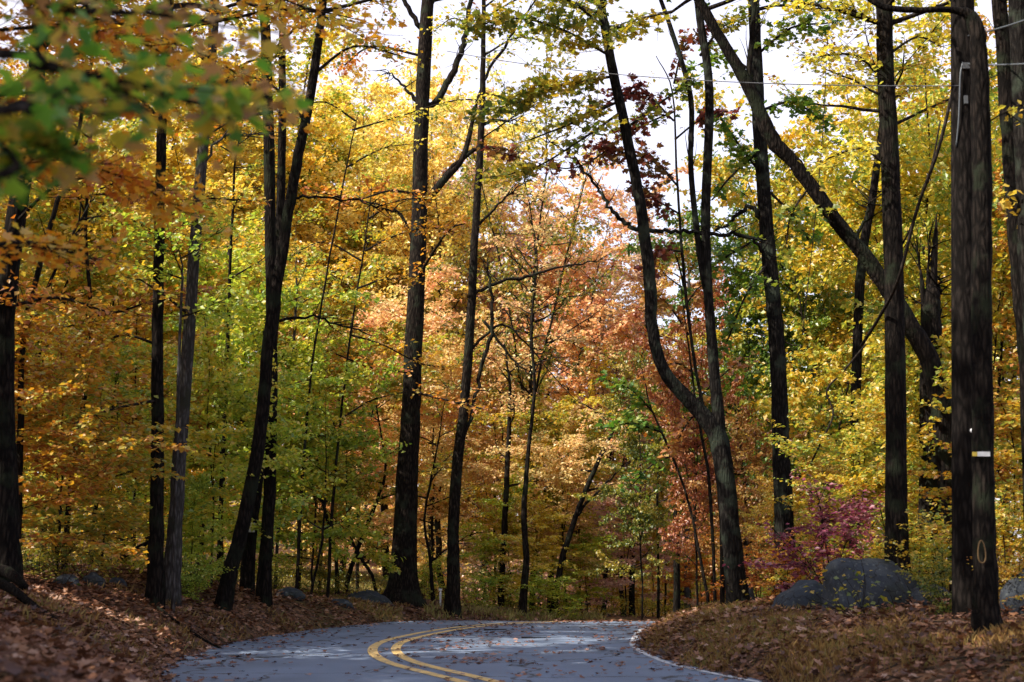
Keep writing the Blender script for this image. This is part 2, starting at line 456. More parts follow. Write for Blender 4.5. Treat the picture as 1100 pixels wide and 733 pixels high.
# leaves blown on the asphalt
mb = MB()
NR = 11000
k_ = rng.integers(0, len(RC) - 40, NR)
u = rng.random(NR)
hwL, hwR = RC[k_, 2], RC[k_, 3]
band = rng.random(NR)
off = np.where(band < .34, rng.normal(1.0, .55, NR), np.where(band < .55, hwR - np.abs(rng.normal(0, .4, NR)), np.where(band < .9, -hwL + np.abs(rng.normal(0, .28, NR)), rng.uniform(-3, 4, NR))))
off = np.clip(off, -hwL, hwR)
px = RC[k_, 0] + RN[k_, 0] * off + rng.normal(0, .5, NR); py = RC[k_, 1] + RN[k_, 1] * off + rng.normal(0, .5, NR)
ss, _ = road_s(px, py)
dens = vnoise(px * 1.3, py * 1.3, 5) + rng.normal(0, .35, len(px))
kk = (ss < 0) & (py > 12) & (py < 46) & (dens > .1)
px, py = px[kk], py[kk]
leaves(mb, np.stack([px, py, zbase(px, py) + .014 + rng.random(len(px)) * .01], 1), .095, rng, 'maple', tilt=.25, droop=0, flat=True)
tag(link('road_leaves', mb.mesh('road_leaves', LM['litter'])), 'dry brown leaves blown across the grey asphalt', 'fallen leaves', kind='stuff')

def blades(mb, x, y, z, h, rng, w=.012):
    n = len(x); ph = rng.uniform(0, 6.28, n); ln = rng.uniform(.1, .8, n)
    hh = h * rng.uniform(.5, 1.3, n)
    c = np.stack([x, y, z - .02], 1); sd = np.stack([np.cos(ph), np.sin(ph), np.zeros(n)], 1) * w
    ld = np.stack([-np.sin(ph) * ln * hh, np.cos(ph) * ln * hh, hh], 1)
    mid = c + ld * np.array([.35, .35, .6])
    v = np.stack([c - sd, c + sd, mid + sd * .7, c + ld, mid - sd * .7], 1)
    mb.add(v, np.arange(n * 5), np.full(n, 5), rng.random(n))
GB = grass_mat('grass_dry', [(.20, .10, .04), (.31, .16, .055), (.40, .25, .09), (.24, .21, .06)])
GG = grass_mat('grass_green', [(.26, .19, .06), (.34, .28, .09), (.42, .33, .12), (.22, .22, .05)])
mb = MB()
x, y, s, sd = scatter(220000, (0, 13), (12, 40), lambda x, y, s, sd: (sd > 0) & (s > .05) & (x < .4 * y) & (s < 9) & (vnoise(x * 1.1, y * 1.1, 3) + .5 * np.exp(-((s - 1.4) / 1.3) ** 2) + rng.normal(0, .25, len(x)) > .50), rng)
blades(mb, x, y, ground(x, y), .13, rng, .009)
x, y, s, sd = scatter(60000, (-12, -3), (15, 45), lambda x, y, s, sd: (sd < 0) & (s > .05) & (s < 6) & (vnoise(x * .8, y * .8, 9) + rng.normal(0, .15, len(x)) > .55 - .35 * smooth(34, 40, y)), rng)
blades(mb, x, y, ground(x, y), .15, rng, .009)
tag(link('verge_grass', mb.mesh('verge_grass', GB)), 'short dry brown grass tufts on the verges', 'grass', kind='stuff')
mb = MB()
x, y, s, sd = scatter(90000, (-26, 3), (36, 72), lambda x, y, s, sd: ((sd < 0) & (s > .05)) & (((s < 1.2 + rng.random(len(x)) * 1.5) & (x > -2.5)) | ((y > 50) & (x < -4))) & (vnoise(x * .3, y * .3, 4) + rng.normal(0, .3, len(x)) > -.35), rng)
blades(mb, x, y, ground(x, y), .22, rng, .012)
tag(link('clearing_grass', mb.mesh('clearing_grass', GG)), 'tall pale green grass lit by sun behind the centre trunks', 'grass', kind='stuff')

# ------------------------------------------------------------------ trees
def unit(v): return v / (np.linalg.norm(v) + 1e-9)

def branch_path(p0, d, L, rng, lift=.15, n=6, wob=.12):
    pts = [np.array(p0, float)]; d = unit(np.array(d, float))
    for k in range(n):
        d = unit(d + rng.normal(0, wob, 3) + np.array([0, 0, lift / n * (1 if k > n / 2 else -.3)]))
        pts.append(pts[-1] + d * L / n)
    return np.array(pts)

def interp(pts, t):
    q = t * (len(pts) - 1); k = np.minimum(q.astype(int), len(pts) - 2); f = (q - k)[:, None]
    return pts[k] * (1 - f) + pts[k + 1] * f

def leafy(wood, lv, pts, rng, r0=.02, twigs=12, tl=.8, lpt=12, t0=.25, spread=.06, zsp=.05, sub=True, tz=.18):
    """twigs with leaves along a branch; collects leaf points in lv"""
    tt = np.sort(rng.uniform(t0, 1, twigs)); tt[-1] = .999
    ps = interp(pts, tt)
    for q, (t, p) in enumerate(zip(tt, ps)):
        k = min(int(t * (len(pts) - 1)), len(pts) - 2)
        d = unit(pts[k + 1] - pts[k])
        sgn = 1 if q % 2 else -1
        a = sgn * rng.uniform(.5, 1.2) if t < .99 else 0
        h = np.array([d[0] * math.cos(a) - d[1] * math.sin(a), d[0] * math.sin(a) + d[1] * math.cos(a), d[2] * .4 + rng.normal(0, tz)])
        L = tl * rng.uniform(.6, 1.25) * (1.1 - .5 * t)
        tp = branch_path(p, h, L, rng, -.05, 3, .16)
        if wood is not None and sub: tube(wood, tp, np.linspace(r0 * .45, .0035, 4), 3, cap=False)
        m = max(2, int(lpt * rng.uniform(.6, 1.3)))
        c = interp(tp, rng.uniform(.1, 1, m)) + rng.normal(0, 1, (m, 3)) * np.array([spread, spread, zsp])
        lv.append(c)

def gen_tree(seed, h, Rr, z0, nb=38, twigs=11, tl=.8, lpt=12, lsize=.1, r=.14, up=.35, shape='kite', lead=3, lean=.05, bare=0, fork=.35, tzn=.18):
    rng = np.random.default_rng(seed)
    trunk = MB(); wood = MB(); lv = []
    n = 9
    zf = h * fork * rng.uniform(.85, 1.15)
    tz = np.linspace(0, 1, n)
    wx = np.cumsum(rng.normal(0, lean, n)) * zf / 5; wy = np.cumsum(rng.normal(0, lean, n)) * zf / 5
    wx -= wx[0]; wy -= wy[0]
    tr = np.stack([wx, wy, tz * (zf + .3) - .3], 1)
    rad = r * (1 - .25 * tz); rad[0] *= 1.35
    tube(trunk, tr, rad, 9, .05)
    leaders = []
    a0 = rng.uniform(0, 6.28)
    for k in range(lead):
        a = a0 + k * 6.283 / max(1, lead) + rng.normal(0, .3)
        tl_ = rng.uniform(.12, .42) if k else rng.uniform(0, .15)
        L = (h - zf) * (rng.uniform(.72, .95) if k else 1.0)
        p = branch_path(tr[-1] - np.array([0, 0, .15 + .5 * rng.random() * (k > 0)]), (math.cos(a) * tl_, math.sin(a) * tl_, 1), L, rng, .25, 11, .07)
        rr = np.linspace(rad[-1] * (.85 if k == 0 else .6), .008, 12)
        tube(trunk, p, rr, 6, .03, cap=False)
        leaders.append((p, rr))
    whole = tr
    for b in range(nb):
        low = b < nb * .16 and z0 < zf
        if low:
            z = rng.uniform(z0, zf); p = interp(tr, np.array([z / zf * .999]))[0]; u = (z - z0) / (h - z0); r_here = rad[-1]
        else:
            P_, rr = leaders[rng.integers(0, len(leaders))]
            t = rng.beta(1.1, 1.1) * .99
            p = interp(P_, np.array([t]))[0]; u = np.clip((p[2] - z0) / (h - z0), 0, 1); r_here = rr[int(t * 11)]
        L = Rr * max(.25, math.sin(math.pi * min(1, u * .72 + .22))) * rng.uniform(.35, 1.2)
        a = b * 2.4 + rng.normal(0, .7)
        pts = branch_path(p, (math.cos(a), math.sin(a), up * rng.uniform(-.2, 2.0) + .4 * u), L, rng, .1, 7, .19)
        r0 = max(.007, min(r_here * .5, .009 * L))
        tube(wood, pts, np.linspace(r0, .004, 8), 4, cap=False)
        if b % 9 < bare: continue
        leafy(wood, lv, pts, rng, r0 * .8, max(4, int(twigs * L / Rr * 1.3)), tl, lpt, .12, .07, .025, tz=tzn)
    for P_, rr in leaders: leafy(wood, lv, P_, rng, .01, int(twigs * 1.2), tl, lpt, .5)
    lv = np.concatenate(lv)
    crown = MB(); leaves(crown, lv, lsize, rng, shape)
    return trunk.mesh('trunk', BK['brown'], True), wood.mesh('branches', BK['twig'], True), crown.mesh('crown', LM['gold'])

T = {}
for s_ in range(3):
    T['under', s_] = gen_tree(100 + s_, 6.5, 3.0, .8, 34, 17, .85, 19, .13, .035, .08, lead=2, fork=.3, tzn=.05)
    T['mid', s_] = gen_tree(200 + s_, 12, 3.8, 1.6, 62, 19, 1.0, 20, .15, .07, .2, lead=3, fork=.3, tzn=.07)
    T['tall', s_] = gen_tree(300 + s_, 20, 4.8, 2.5, 105, 20, 1.2, 20, .18, .14, .35, lead=4, fork=.3, tzn=.12)
for s_ in range(2):
    T['shrub', s_] = gen_tree(400 + s_, 2.2, 1.2, .1, 26, 9, .45, 12, .085, .018, .5, lead=4, fork=.12)
    T['sparse', s_] = gen_tree(500 + s_, 16, 4.2, 2.0, 100, 13, 1.1, 12, .14, .12, .5, lead=4, fork=.3, bare=3)
HT = {'under': 6.5, 'mid': 12, 'tall': 20, 'shrub': 2.2, 'sparse': 16}
WR = {'under': 2.6, 'mid': 3.2, 'tall': 4.2, 'shrub': 1.2, 'sparse': 3.8}
PLACED = []
def place(kind, x, d, ytop, color, label, group, rs=1.0, bark=None, world=None, name=None, seed=None):
    """tree rooted on the ground at horizontal distance d in line with photo column x, its top near photo row ytop"""
    rngp = np.random.default_rng(int(abs(x) * 13 + abs(d) * 7))
    if world: X, Y = world
    else: X, Y = P(x, 600, d)[0], d
    zg = G(X, Y)
    h = (P(x, ytop, d)[2] - zg) if world is None else ytop
    sc = h / HT[kind]
    v = (seed if seed is not None else int(rngp.integers(0, 100))) % (3 if (kind, 2) in T else 2)
    nm = name or ('shrub' if kind == 'shrub' else 'tree')
    o = empty(nm, (X, Y, zg - .05)); o.rotation_euler[2] = rngp.uniform(0, 6.28)
    sx = rs * (sc ** .55)
    o.scale = (sx, sx, sc)
    o.scale = (sx, sx * rngp.uniform(.9, 1.1), sc)
    tag(o, label, 'shrub' if nm == 'shrub' else 'tree', group)
    tm, wm, cm = T[kind, v]
    a = link('trunk' if nm == 'tree' else 'stem', tm, o); link('branches', wm, o)
    c = link('crown' if nm == 'tree' else 'foliage', cm, o)
    c.material_slots[0].link = 'OBJECT'; c.material_slots[0].material = LM[color]
    if bark: a.material_slots[0].link = 'OBJECT'; a.material_slots[0].material = BK[bark]
    PLACED.append((label, X, Y))
    return o

gB = 'autumn trees in the wood behind the road bend'
gU = 'small leafy understory trees'
gS = 'shrubs along the wood edge'
B = [
 # kind, x, d, ytop, colour, label, group, radius scale
 # --- tall trees beyond, left to right
 ('tall', -60, 62, -60, 'gold', 'tall golden tree half cut off by the left edge, far behind the thick left trunk', gB, 1.2),
 ('tall', 40, 58, -10, 'goldgreen', 'tall green and gold tree in the wood behind the slim leaning stem at far left', gB, 1.1),
 ('tall', 130, 66, -20, 'yellow', 'tall yellow tree far behind, just left of the two straight trunks', gB, 1.2),
 ('tall', 215, 60, 30, 'yellow', 'tall yellow tree far behind the pale grey straight trunk', gB, 1.1),
 ('tall', 290, 64, -10, 'goldgreen', 'tall yellow green tree far behind the leaning trunk beside the road', gB, 1.0),
 ('tall', 365, 62, 60, 'paleyellow', 'tall pale yellow tree between the leaning trunk and the thick centre trunk', gB, 1.0),
 ('tall', 420, 70, 10, 'paleyellow', 'tall bright yellow tree whose crown glows behind the top of the thick centre trunk', gB, 1.15),
 ('tall', 478, 62, 60, 'paleyellow', 'tall bright yellow tree seen between the two centre trunks', gB, .9),
 ('tall', 545, 66, 110, 'salmon', 'tall salmon pink tree just right of the slim centre trunk', gB, .95),
 ('tall', 592, 60, 150, 'peach', 'pale peach tree in the middle of the wood above the road bend', gB, 1.1),
 ('sparse', 572, 52, 15, 'olive', 'tall thin olive leaved tree reaching into the sky gap right of the slim centre trunk', gB, .8),
 ('tall', 645, 66, 200, 'salmon', 'wide salmon tree left of the forked trunk', gB, .9),
 ('sparse', 668, 64, 290, 'peach', 'thin peach coloured tree directly left of the curved limb of the forked trunk', gB, .9),
 ('tall', 740, 78, 350, 'yellow', 'yellow tree far behind the fork of the forked trunk', gB, .9),
 ('mid', 800, 62, 330, 'lime', 'light green tree far behind, between forked trunk and lichened trunk', gB, 1.0),
 ('tall', 880, 66, 235, 'goldgreen', 'tall yellow green tree beyond the diagonal leaning trunk', gB, 1.0),
 ('sparse', 900, 56, 330, 'lime', 'thin pale green tree under the diagonal leaning trunk', gB, 1.0),
 ('tall', 985, 60, 60, 'yellow', 'tall yellow tree beyond the broken snag', gB, 1.1),
 ('tall', 1080, 58, -20, 'goldgreen', 'tall green gold tree far behind the utility pole', gB, 1.1),
 ('tall', 1180, 62, -40, 'gold', 'tall gold tree cut off by the right edge behind the last trunks', gB, 1.1),
 # --- middle layer
 ('mid', 20, 40, 60, 'goldgreen', 'green gold tree behind the thick left trunk at mid height', gB, 1.1),
 ('mid', 95, 44, 150, 'gold', 'golden tree between the far left trunk and the first straight trunk', gB, 1.1),
 ('mid', 160, 46, 90, 'yellow', 'yellow tree just behind the first straight trunk', gB, 1.0),
 ('mid', 235, 44, 210, 'lime', 'lime green tree between the straight trunks and the leaning trunk', gB, 1.0),
 ('mid', 320, 48, 190, 'goldgreen', 'green gold tree right of the leaning trunk', gB, 1.0),
 ('mid', 385, 54, 260, 'peach', 'peach tree left of the thick centre trunk', gB, .9),
 ('mid', 465, 56, 320, 'peach', 'peach orange tree between the two centre trunks, below the yellow crown', gB, .9),
 ('mid', 530, 54, 330, 'peach', 'peach orange tree just right of the slim centre trunk, above the lit verge', gB, .85),
 ('under', 548, 51, 500, 'lime', 'low light green tree on the lit verge right of the slim centre trunk', gU, .9),
 ('mid', 590, 52, 390, 'goldgreen', 'yellow green tree above the road where it disappears', gB, .9),
 ('mid', 622, 58, 380, 'yellow', 'yellow tree in the gap left of the forked trunk', gB, .8),
 ('mid', 606, 50, 430, 'peach', 'peach yellow small tree over the vanishing road', gU, .75),
 ('under', 672, 56, 500, 'salmon', 'small dusky rose tree with flat layers beyond the road crest', gU, 1.1),
 ('under', 640, 66, 540, 'gold', 'small golden tree low beyond the road crest', gU, 1.2),
 ('under', 700, 70, 540, 'orange', 'small orange tree beyond the crest near the thin dark trunks', gU, 1.1),
 ('mid', 715, 66, 430, 'yellow', 'yellow tree above the small dusky rose tree', gB, .9),
 ('mid', 765, 70, 440, 'goldgreen', 'yellow green tree seen low behind the forked trunk base', gB, 1.0),
 ('mid', 690, 44, 365, 'olive', 'green oak with russet patches, crown under the curved limb', gB, .55),
 ('mid', 748, 40, 285, 'rust', 'russet oak crown directly behind the two forked limbs', gB, .55),
 ('mid', 800, 46, 150, 'green', 'green leaved tree between the forked trunk and the lichened trunk', gB, .75),
 ('mid', 858, 44, 215, 'green', 'green tree right behind the lichened trunk', gB, .65),
 ('mid', 890, 42, 60, 'goldgreen', 'yellow green tree with leaves against the sky under the wire', gB, .8),
 ('mid', 800, 50, 420, 'rust', 'russet small tree low behind the lichened trunk', gB, .8),
 ('mid', 860, 50, 400, 'yellow', 'yellow tree low between lichened trunk and thin straight trunk', gB, .8),
 ('mid', 930, 46, 230, 'gold', 'orange gold tree behind the thin straight trunk at right', gB, .9),
 ('mid', 1000, 38, -10, 'goldgreen', 'yellow green tree rising behind the broken snag', gB, .9),
 ('mid', 1080, 36, 40, 'goldgreen', 'green gold tree rising right behind the utility pole', gB, .9),
 ('mid', 1140, 34, 150, 'gold', 'golden tree at the right edge behind the last trunks', gB, .9),
 # --- understory in the shade, left
 ('under', -10, 24, 300, 'gold', 'small golden tree at the left edge beside the thick trunk', gU, 1.1),
 ('under', 60, 27, 330, 'gold', 'small golden tree among stems right of the thick left trunk', gU, 1.1),
 ('under', 110, 30, 350, 'goldgreen', 'small yellow green tree left of the first straight trunk', gU, 1.0),
 ('under', 145, 34, 300, 'gold', 'small golden tree directly behind the first straight trunk', gU, 1.0),
 ('under', 228, 33, 330, 'lime', 'small bright green tree right of the grey straight trunk', gU, .9),
 ('under', 262, 38, 260, 'lime', 'bright green small tree behind the leaning trunk', gU, 1.0),
 ('under', 335, 40, 330, 'lime', 'bright green small tree spreading right of the leaning trunk', gU, .85),
 ('under', 205, 31, 500, 'lime', 'low lime green sapling at the foot of the grey straight trunk', gU, .6),
 ('under', 345, 47, 470, 'goldgreen', 'low yellow green tree at the back of the brushy clearing', gU, .8),
 ('under', 20, 34, 440, 'goldgreen', 'low green gold tree deep in the shade at far left', gU, 1.0),
 # --- right understory
 ('under', 1000, 27, 350, 'goldgreen', 'small green gold tree under the snag behind the boulder', gU, .9),
 ('under', 1090, 25, 380, 'gold', 'small golden tree between the utility pole and the right edge', gU, 1.0),
 ('under', 925, 30, 430, 'goldgreen', 'small yellow green tree behind the red shrub', gU, .9),
 ('under', 985, 31, 460, 'gold', 'low golden tree right of the dark straight trunk behind the boulder', gU, .9),
 ('under', 870, 34, 470, 'yellow', 'small pale yellow tree right of the lichened trunk', gU, .7),
 ('under', 812, 38, 430, 'rust', 'small russet tree between the forked trunk and the lichened trunk', gU, .7),
 ('under', 752, 52, 560, 'orange', 'low orange sapling beyond the crest left of the forked trunk base', gU, .9),
 # --- shrubs
 ('shrub', 890, 27, 515, 'pink', 'red pink leaved shrub rising behind the big boulder', gS, 1.25),
 ('shrub', 940, 28.5, 550, 'pink', 'dusky pink shrub right of the brighter red one behind the boulder', gS, 1.1),
 ('shrub', 845, 29, 575, 'orange', 'orange shrub at the foot of the lichened trunk', gS, 1.0),
 ('shrub', 815, 31, 570, 'orange', 'orange brown shrub between forked trunk and lichened trunk', gS, .9),
 ('shrub', 985, 24, 555, 'goldgreen', 'yellow green shrub right of the boulder', gS, 1.0),
 ('shrub', 1015, 21, 585, 'olive', 'green shrub at the foot of the utility pole', gS, .7),
 ('shrub', 1090, 19, 590, 'gold', 'golden shrub at the right edge beside the dark trunk', gS, .8),
 ('shrub', 1080, 22, 520, 'gold', 'taller golden shrub just behind the dark trunk at right', gS, 1.1),
 ('shrub', 960, 26, 540, 'goldgreen', 'yellow brown shrub between the boulder and the straight dark trunk', gS, 1.1),
 ('shrub', 580, 47, 610, 'lime', 'light green bush on the verge under the leaning thin stems', gS, 1.3),
 ('shrub', 625, 52, 625, 'yellow', 'yellow bush low at the vanishing point of the road', gS, 1.6),
    ('under', 575, 49, 520, 'yellow', 'low bright yellow tree on the verge just left of the thin leaning trunk', gU, .8),
    ('under', 630, 50, 560, 'lime', 'low light green tree right of the thin leaning trunk over the road', gU, .9),
    ('shrub', 600, 46.5, 625, 'lime', 'small bright green bush right at the road crest', gS, 1.2),
    ('shrub', 520, 46, 610, 'lime', 'small green gold bush directly beside the slim centre trunk', gS, 1.1),
    ('shrub', 455, 50, 590, 'lime', 'light green bush between the two centre trunks', gS, 1.2),
    ('shrub', 540, 50, 600, 'goldgreen', 'yellow green bush right of the slim centre trunk', gS, 1.2),
 ('shrub', 690, 60, 635, 'yellow', 'yellow bush at the crest between thin dark trunks', gS, 1.9),
 ('shrub', 200, 29.5, 585, 'lime', 'lime green bush between the straight trunks and the leaning trunk', gS, .9),
 ('shrub', 60, 27, 560, 'olive', 'dark green bush on top of the left bank', gS, 1.2),
 ('shrub', 120, 31, 575, 'olive', 'dark bush left of the first straight trunk on the bank', gS, 1.1),
 ('shrub', 345, 41, 600, 'olive', 'grey green brush behind the rocks left of the thick centre trunk', gS, 1.1),
 ('shrub', 300, 38, 600, 'olive', 'dark brush at the foot of the trunk right of the leaning one', gS, 1.0),
]
for kind, x, d, yt, colr, lab, grp, rs in B:
    place(kind, x, d, yt, colr, lab, grp, rs)

# unseen trees added outside the frame to shade the road, bank and boulder
gO = 'added shade trees beside the road outside the view'
for kind, w, h, c_, lab, rs in [
    ('tall', (-10.5, 15.8), 22, 'gold', 'added tall golden shade tree on the left bank just outside the view', 1.2),
    ('tall', (-17, 25), 22, 'goldgreen', 'added tall green gold shade tree deep on the left bank outside the view', 1.2),
    ('tall', (-12, 8), 20, 'yellow', 'added tall yellow shade tree on the left bank beside the viewer', 1.2),
    ('tall', (-21, 12), 23, 'orange', 'added tall orange shade tree far left of the viewer', 1.2),
    ('tall', (-9, -2), 20, 'gold', 'added tall golden shade tree left of and behind the viewer', 1.2),
    ('tall', (-22, 36), 22, 'gold', 'added tall gold shade tree behind the left bank outside the view', 1.2),
    ('tall', (-10, 3), 22, 'goldgreen', 'added tall green gold shade tree directly left of the viewer', 1.3),
    ('tall', (10, 9), 20, 'goldgreen', 'added tall green gold shade tree on the right bank beside the viewer', 1.1)]:
    place(kind, 0, w[1], h, c_, lab, gO, rs, world=w)

# ------------------------------------------------------------------ hand-placed trunks
def path_px(pts, d):
    """pts: (x, y, width px[, extra depth]) -> smooth world path and radii"""
    q = []
    for p in pts:
        dd = d + (p[3] if len(p) > 3 else 0)
        w = P(p[0], p[1], dd)
        q.append((*w, p[2] * .44 * dd / F))
    return catmull(q, 5)

def hero(label, d, pts, bark='dark', color='gold', top=18.0, limbs=(), leafy_limbs=(), canopy=18, cz=None, lsize=.12, flare=0.25,
         group=None, name='tree', sides=12, cR=3.6, shape='kite'):
    rng = np.random.default_rng(int(abs(pts[0][0]) * 7 + d))
    if not top and not canopy and pts[-1][2] <= 6 and not leafy_limbs:
        zt = P(pts[-1][0], pts[-1][1], d)[2]; top = zt + 2.5; canopy = 9; cz = zt * .55 if zt < 9 else zt - 3; cR = 1.7
        if color == 'gold': color = 'goldgreen'
    pa = path_px(pts, d)
    base = pa[0].copy()
    zg = G(base[0], base[1])
    pre = []
    if base[2] > zg - .3:
        n_ = max(2, int((base[2] - zg + .3) / .35))
        dirx = (pa[0] - pa[3])[:2] / max(.3, (pa[3] - pa[0])[2]) * .35
        for k in range(n_, 0, -1):
            dz = (base[2] - zg + .3) * k / n_
            pre.append((base[0] + dirx[0] * dz, base[1] + dirx[1] * dz, base[2] - dz, base[3]))
        pa = np.vstack([np.array(pre), pa])
    vis_end = pa[-1].copy()
    if top:
        d_ = pa[-1, :3] - pa[-4, :3]; d_ = unit(unit(d_) + np.array([0, 0, .5]))
        ext = []; p = pa[-1, :3].copy(); r = pa[-1, 3]; L = max(.5, top - p[2]); n = 8
        for k in range(n):
            d_ = unit(d_ + rng.normal(0, .06, 3)); p = p + d_ * L / n; ext.append((*p, r * (1 - (k + 1) / n * .92)))
        pa = np.vstack([pa, ext])
    pa[:, :2] += rng.normal(0, .006, (len(pa), 2))
    root = empty(name, (pa[0, 0], pa[0, 1], zg))
    org = np.array([pa[0, 0], pa[0, 1], zg])
    tr = MB()
    hh = pa[:, 2] - zg
    fl = flare * np.exp(-np.maximum(hh, 0) / .45)
    tube(tr, pa[:, :3] - org, pa[:, 3], sides + 4, .07, flare=fl)
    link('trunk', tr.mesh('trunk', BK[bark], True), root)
    wood = MB(); lv = []; any_w = False
    for L in limbs:
        if L[-1][2] <= 4: L = list(L) + [(2 * L[-1][0] - L[-2][0] - .3 * (L[-1][0] - L[-2][0]), 2 * L[-1][1] - L[-2][1] - .5 * (L[-1][1] - L[-2][1]), .5)]
        q = path_px(L, d)
        if L[0][2] < 7.5: q[1:-1, :3] += rng.normal(0, .025, (len(q) - 2, 3))
        m2 = MB(); tube(m2, q[:, :3] - org, q[:, 3], 8, .05)
        # bare twigs off the limb
        if len(L) > 2 and L[0][2] < 12:
            leafy(m2, [], q[:, :3] - org, rng, .045, 10, 1.0, 2, .3)
        link('limb', m2.mesh('limb', BK[bark], True), root)
    for L, tw, tl, lp in leafy_limbs:
        q = path_px(L, d)
        wl = MB(); tube(wl, q[:, :3] - org, q[:, 3], 5, cap=False)
        leafy(wl, lv, q[:, :3] - org, rng, .02, tw, tl, lp, .05, .08, .08)
        link('branch', wl.mesh('branch', BK['twig'], True), root)
    if canopy:
        z0 = cz if cz is not None else max(vis_end[2] - 1.0, top * .55)
        cand = pa[pa[:, 2] > z0]
        tube(wood, cand[:, :3] - org, np.minimum(cand[:, 3] * .8, .012), 4, cap=False)
        for b in range(canopy):
            k = int(len(cand) * (b + rng.random()) / canopy * .999)
            a = b * 2.4 + rng.normal(0, .3)
            u = b / canopy
            Lr = cR * (1 - .5 * u) * rng.uniform(.6, 1.2)
            q = branch_path(cand[k, :3] - org, (math.cos(a), math.sin(a), .35 + .4 * u), Lr, rng, .1, 6, .12)
            tube(wood, q, np.linspace(min(.05, cand[k, 3] * .6 + .006), .006, 7), 4, cap=False); any_w = True
            leafy(wood, lv, q, rng, .02, 12, 1.0, 13)
    if any_w: link('branches', wood.mesh('branches', BK['twig'], True), root)
    if lv:
        cr = MB(); leaves(cr, np.concatenate(lv), lsize, rng, shape)
        link('crown', cr.mesh('crown', LM[color]), root)
    tag(root, label, 'tree', group)
    return root, org

gT = 'large tree trunks along the road'
hero('thick dark trunk at the far left edge leaning slightly right', 22, [(6, 600, 34), (4, 500, 30), (3, 370, 27), (14, 260, 25), (35, 120, 22), (42, 30, 20), (48, -20, 18)], color='orange', group=gT,
     limbs=[[(40, 60, 8), (62, 30, 6), (80, -10, 4)], [(8, 340, 7), (-20, 300, 5), (-50, 240, 4)]],
     leafy_limbs=[([(16, 240, 5), (60, 200, 4, -1), (120, 190, 3, -2), (180, 205, 1, -3)], 22, .9, 16), ([(30, 150, 5), (-10, 100, 4), (-60, 80, 2)], 14, .9, 14),
                  ([(38, 80, 5), (90, 55, 4, 1), (150, 60, 2, 2)], 22, .9, 16), ([(8, 330, 5), (60, 320, 4, -1), (115, 335, 2, -2)], 20, .8, 14)])
hero('slim dark stem leaning right, just right of the thick left trunk', 24, [(18, 590, 9), (22, 450, 8), (25, 363, 7), (42, 290, 7), (57, 232, 6), (82, 150, 5), (100, 60, 4)], color='orange', top=12, canopy=8, cR=2, group=gT, flare=.1,
     limbs=[[(30, 350, 5), (60, 290, 4), (88, 232, 3)]])
hero('thin dark stem with brown leaves between left edge trunk and straight trunks', 29, [(70, 590, 7), (78, 500, 6), (92, 420, 6), (98, 340, 5), (92, 250, 4), (98, 150, 3)], color='rust', top=11, canopy=8, cz=6, cR=2, group=gT, flare=.1)
hero('straight slim dark trunk, first of the pair at left', 27, [(166, 637, 20), (168, 560, 17), (169, 500, 16), (169, 370, 14), (171, 250, 13), (174, 130, 12), (180, 30, 11), (184, -20, 10)], color='gold', group=gT,
     leafy_limbs=[([(172, 240, 4), (210, 215, 3, 1), (260, 215, 2, 1)], 12, .8, 13), ([(174, 130, 5), (130, 90, 3), (80, 95, 2)], 16, .8, 13), ([(178, 60, 5), (220, 20, 3), (270, 10, 2)], 16, .8, 13),
                  ([(170, 430, 4), (120, 440, 3, -1), (80, 455, 2, -2)], 14, .8, 12), ([(169, 370, 4), (130, 360, 3), (95, 380, 2)], 14, .8, 12)])
hero('paler grey straight trunk, second of the pair at left', 28, [(184, 630, 24), (188, 570, 18), (192, 500, 17), (202, 370, 15), (212, 230, 14), (222, 115, 13), (228, 60, 12), (232, -20, 11)], bark='grey', color='gold', group=gT,
     limbs=[[(213, 195, 4), (235, 150, 3), (262, 146, 2)]],
     leafy_limbs=[([(222, 110, 4), (260, 70, 3), (300, 60, 2)], 18, .8, 13), ([(226, 70, 4), (190, 40, 3), (150, 30, 2)], 16, .8, 13), ([(205, 340, 4), (180, 320, 3, -1), (150, 300, 2, -2)], 10, .7, 10)])
hero('thin pale sapling stem in front of the grey straight trunk', 27, [(186, 645, 5), (188, 560, 4), (190, 480, 4), (192, 400, 4), (196, 300, 3)], bark='grey', color='lime', top=8, canopy=6, cR=1.2, group='thin saplings', flare=.05)
hero('dark trunk leaning right over the road edge, upper end past the top', 30, [(240, 652, 20), (248, 612, 18), (262, 560, 17), (280, 460, 16), (288, 370, 15), (305, 260, 14), (316, 190, 13), (328, 130, 12), (340, 60, 11), (350, -20, 10)], color='gold', group=gT,
     limbs=[[(313, 213, 4), (345, 211, 3), (385, 216, 2), (410, 225, 1)], [(300, 345, 4), (335, 340, 3), (365, 350, 2)]],
     leafy_limbs=[([(328, 130, 5), (290, 90, 3), (250, 80, 2)], 18, .9, 14), ([(336, 80, 5), (380, 50, 3), (430, 60, 2)], 16, .9, 12)])
r7, o7 = hero('dark trunk with a small white tag, directly behind the leaning trunk', 34, [(266, 614, 17), (270, 570, 15), (276, 520, 14), (285, 430, 13), (296, 330, 12), (302, 200, 11), (303, 70, 9), (303, -20, 8)], color='gold', group=gT)
hero('straight dark trunk right of the leaning one', 33, [(284, 632, 18), (287, 570, 15), (290, 500, 15), (292, 370, 14), (290, 200, 14), (286, 60, 13), (283, -20, 12)], color='orange', group=gT,
     leafy_limbs=[([(290, 120, 5), (250, 130, 3), (215, 150, 2)], 12, .9, 12), ([(288, 60, 5), (330, 20, 3), (370, 10, 2)], 16, .9, 12)])
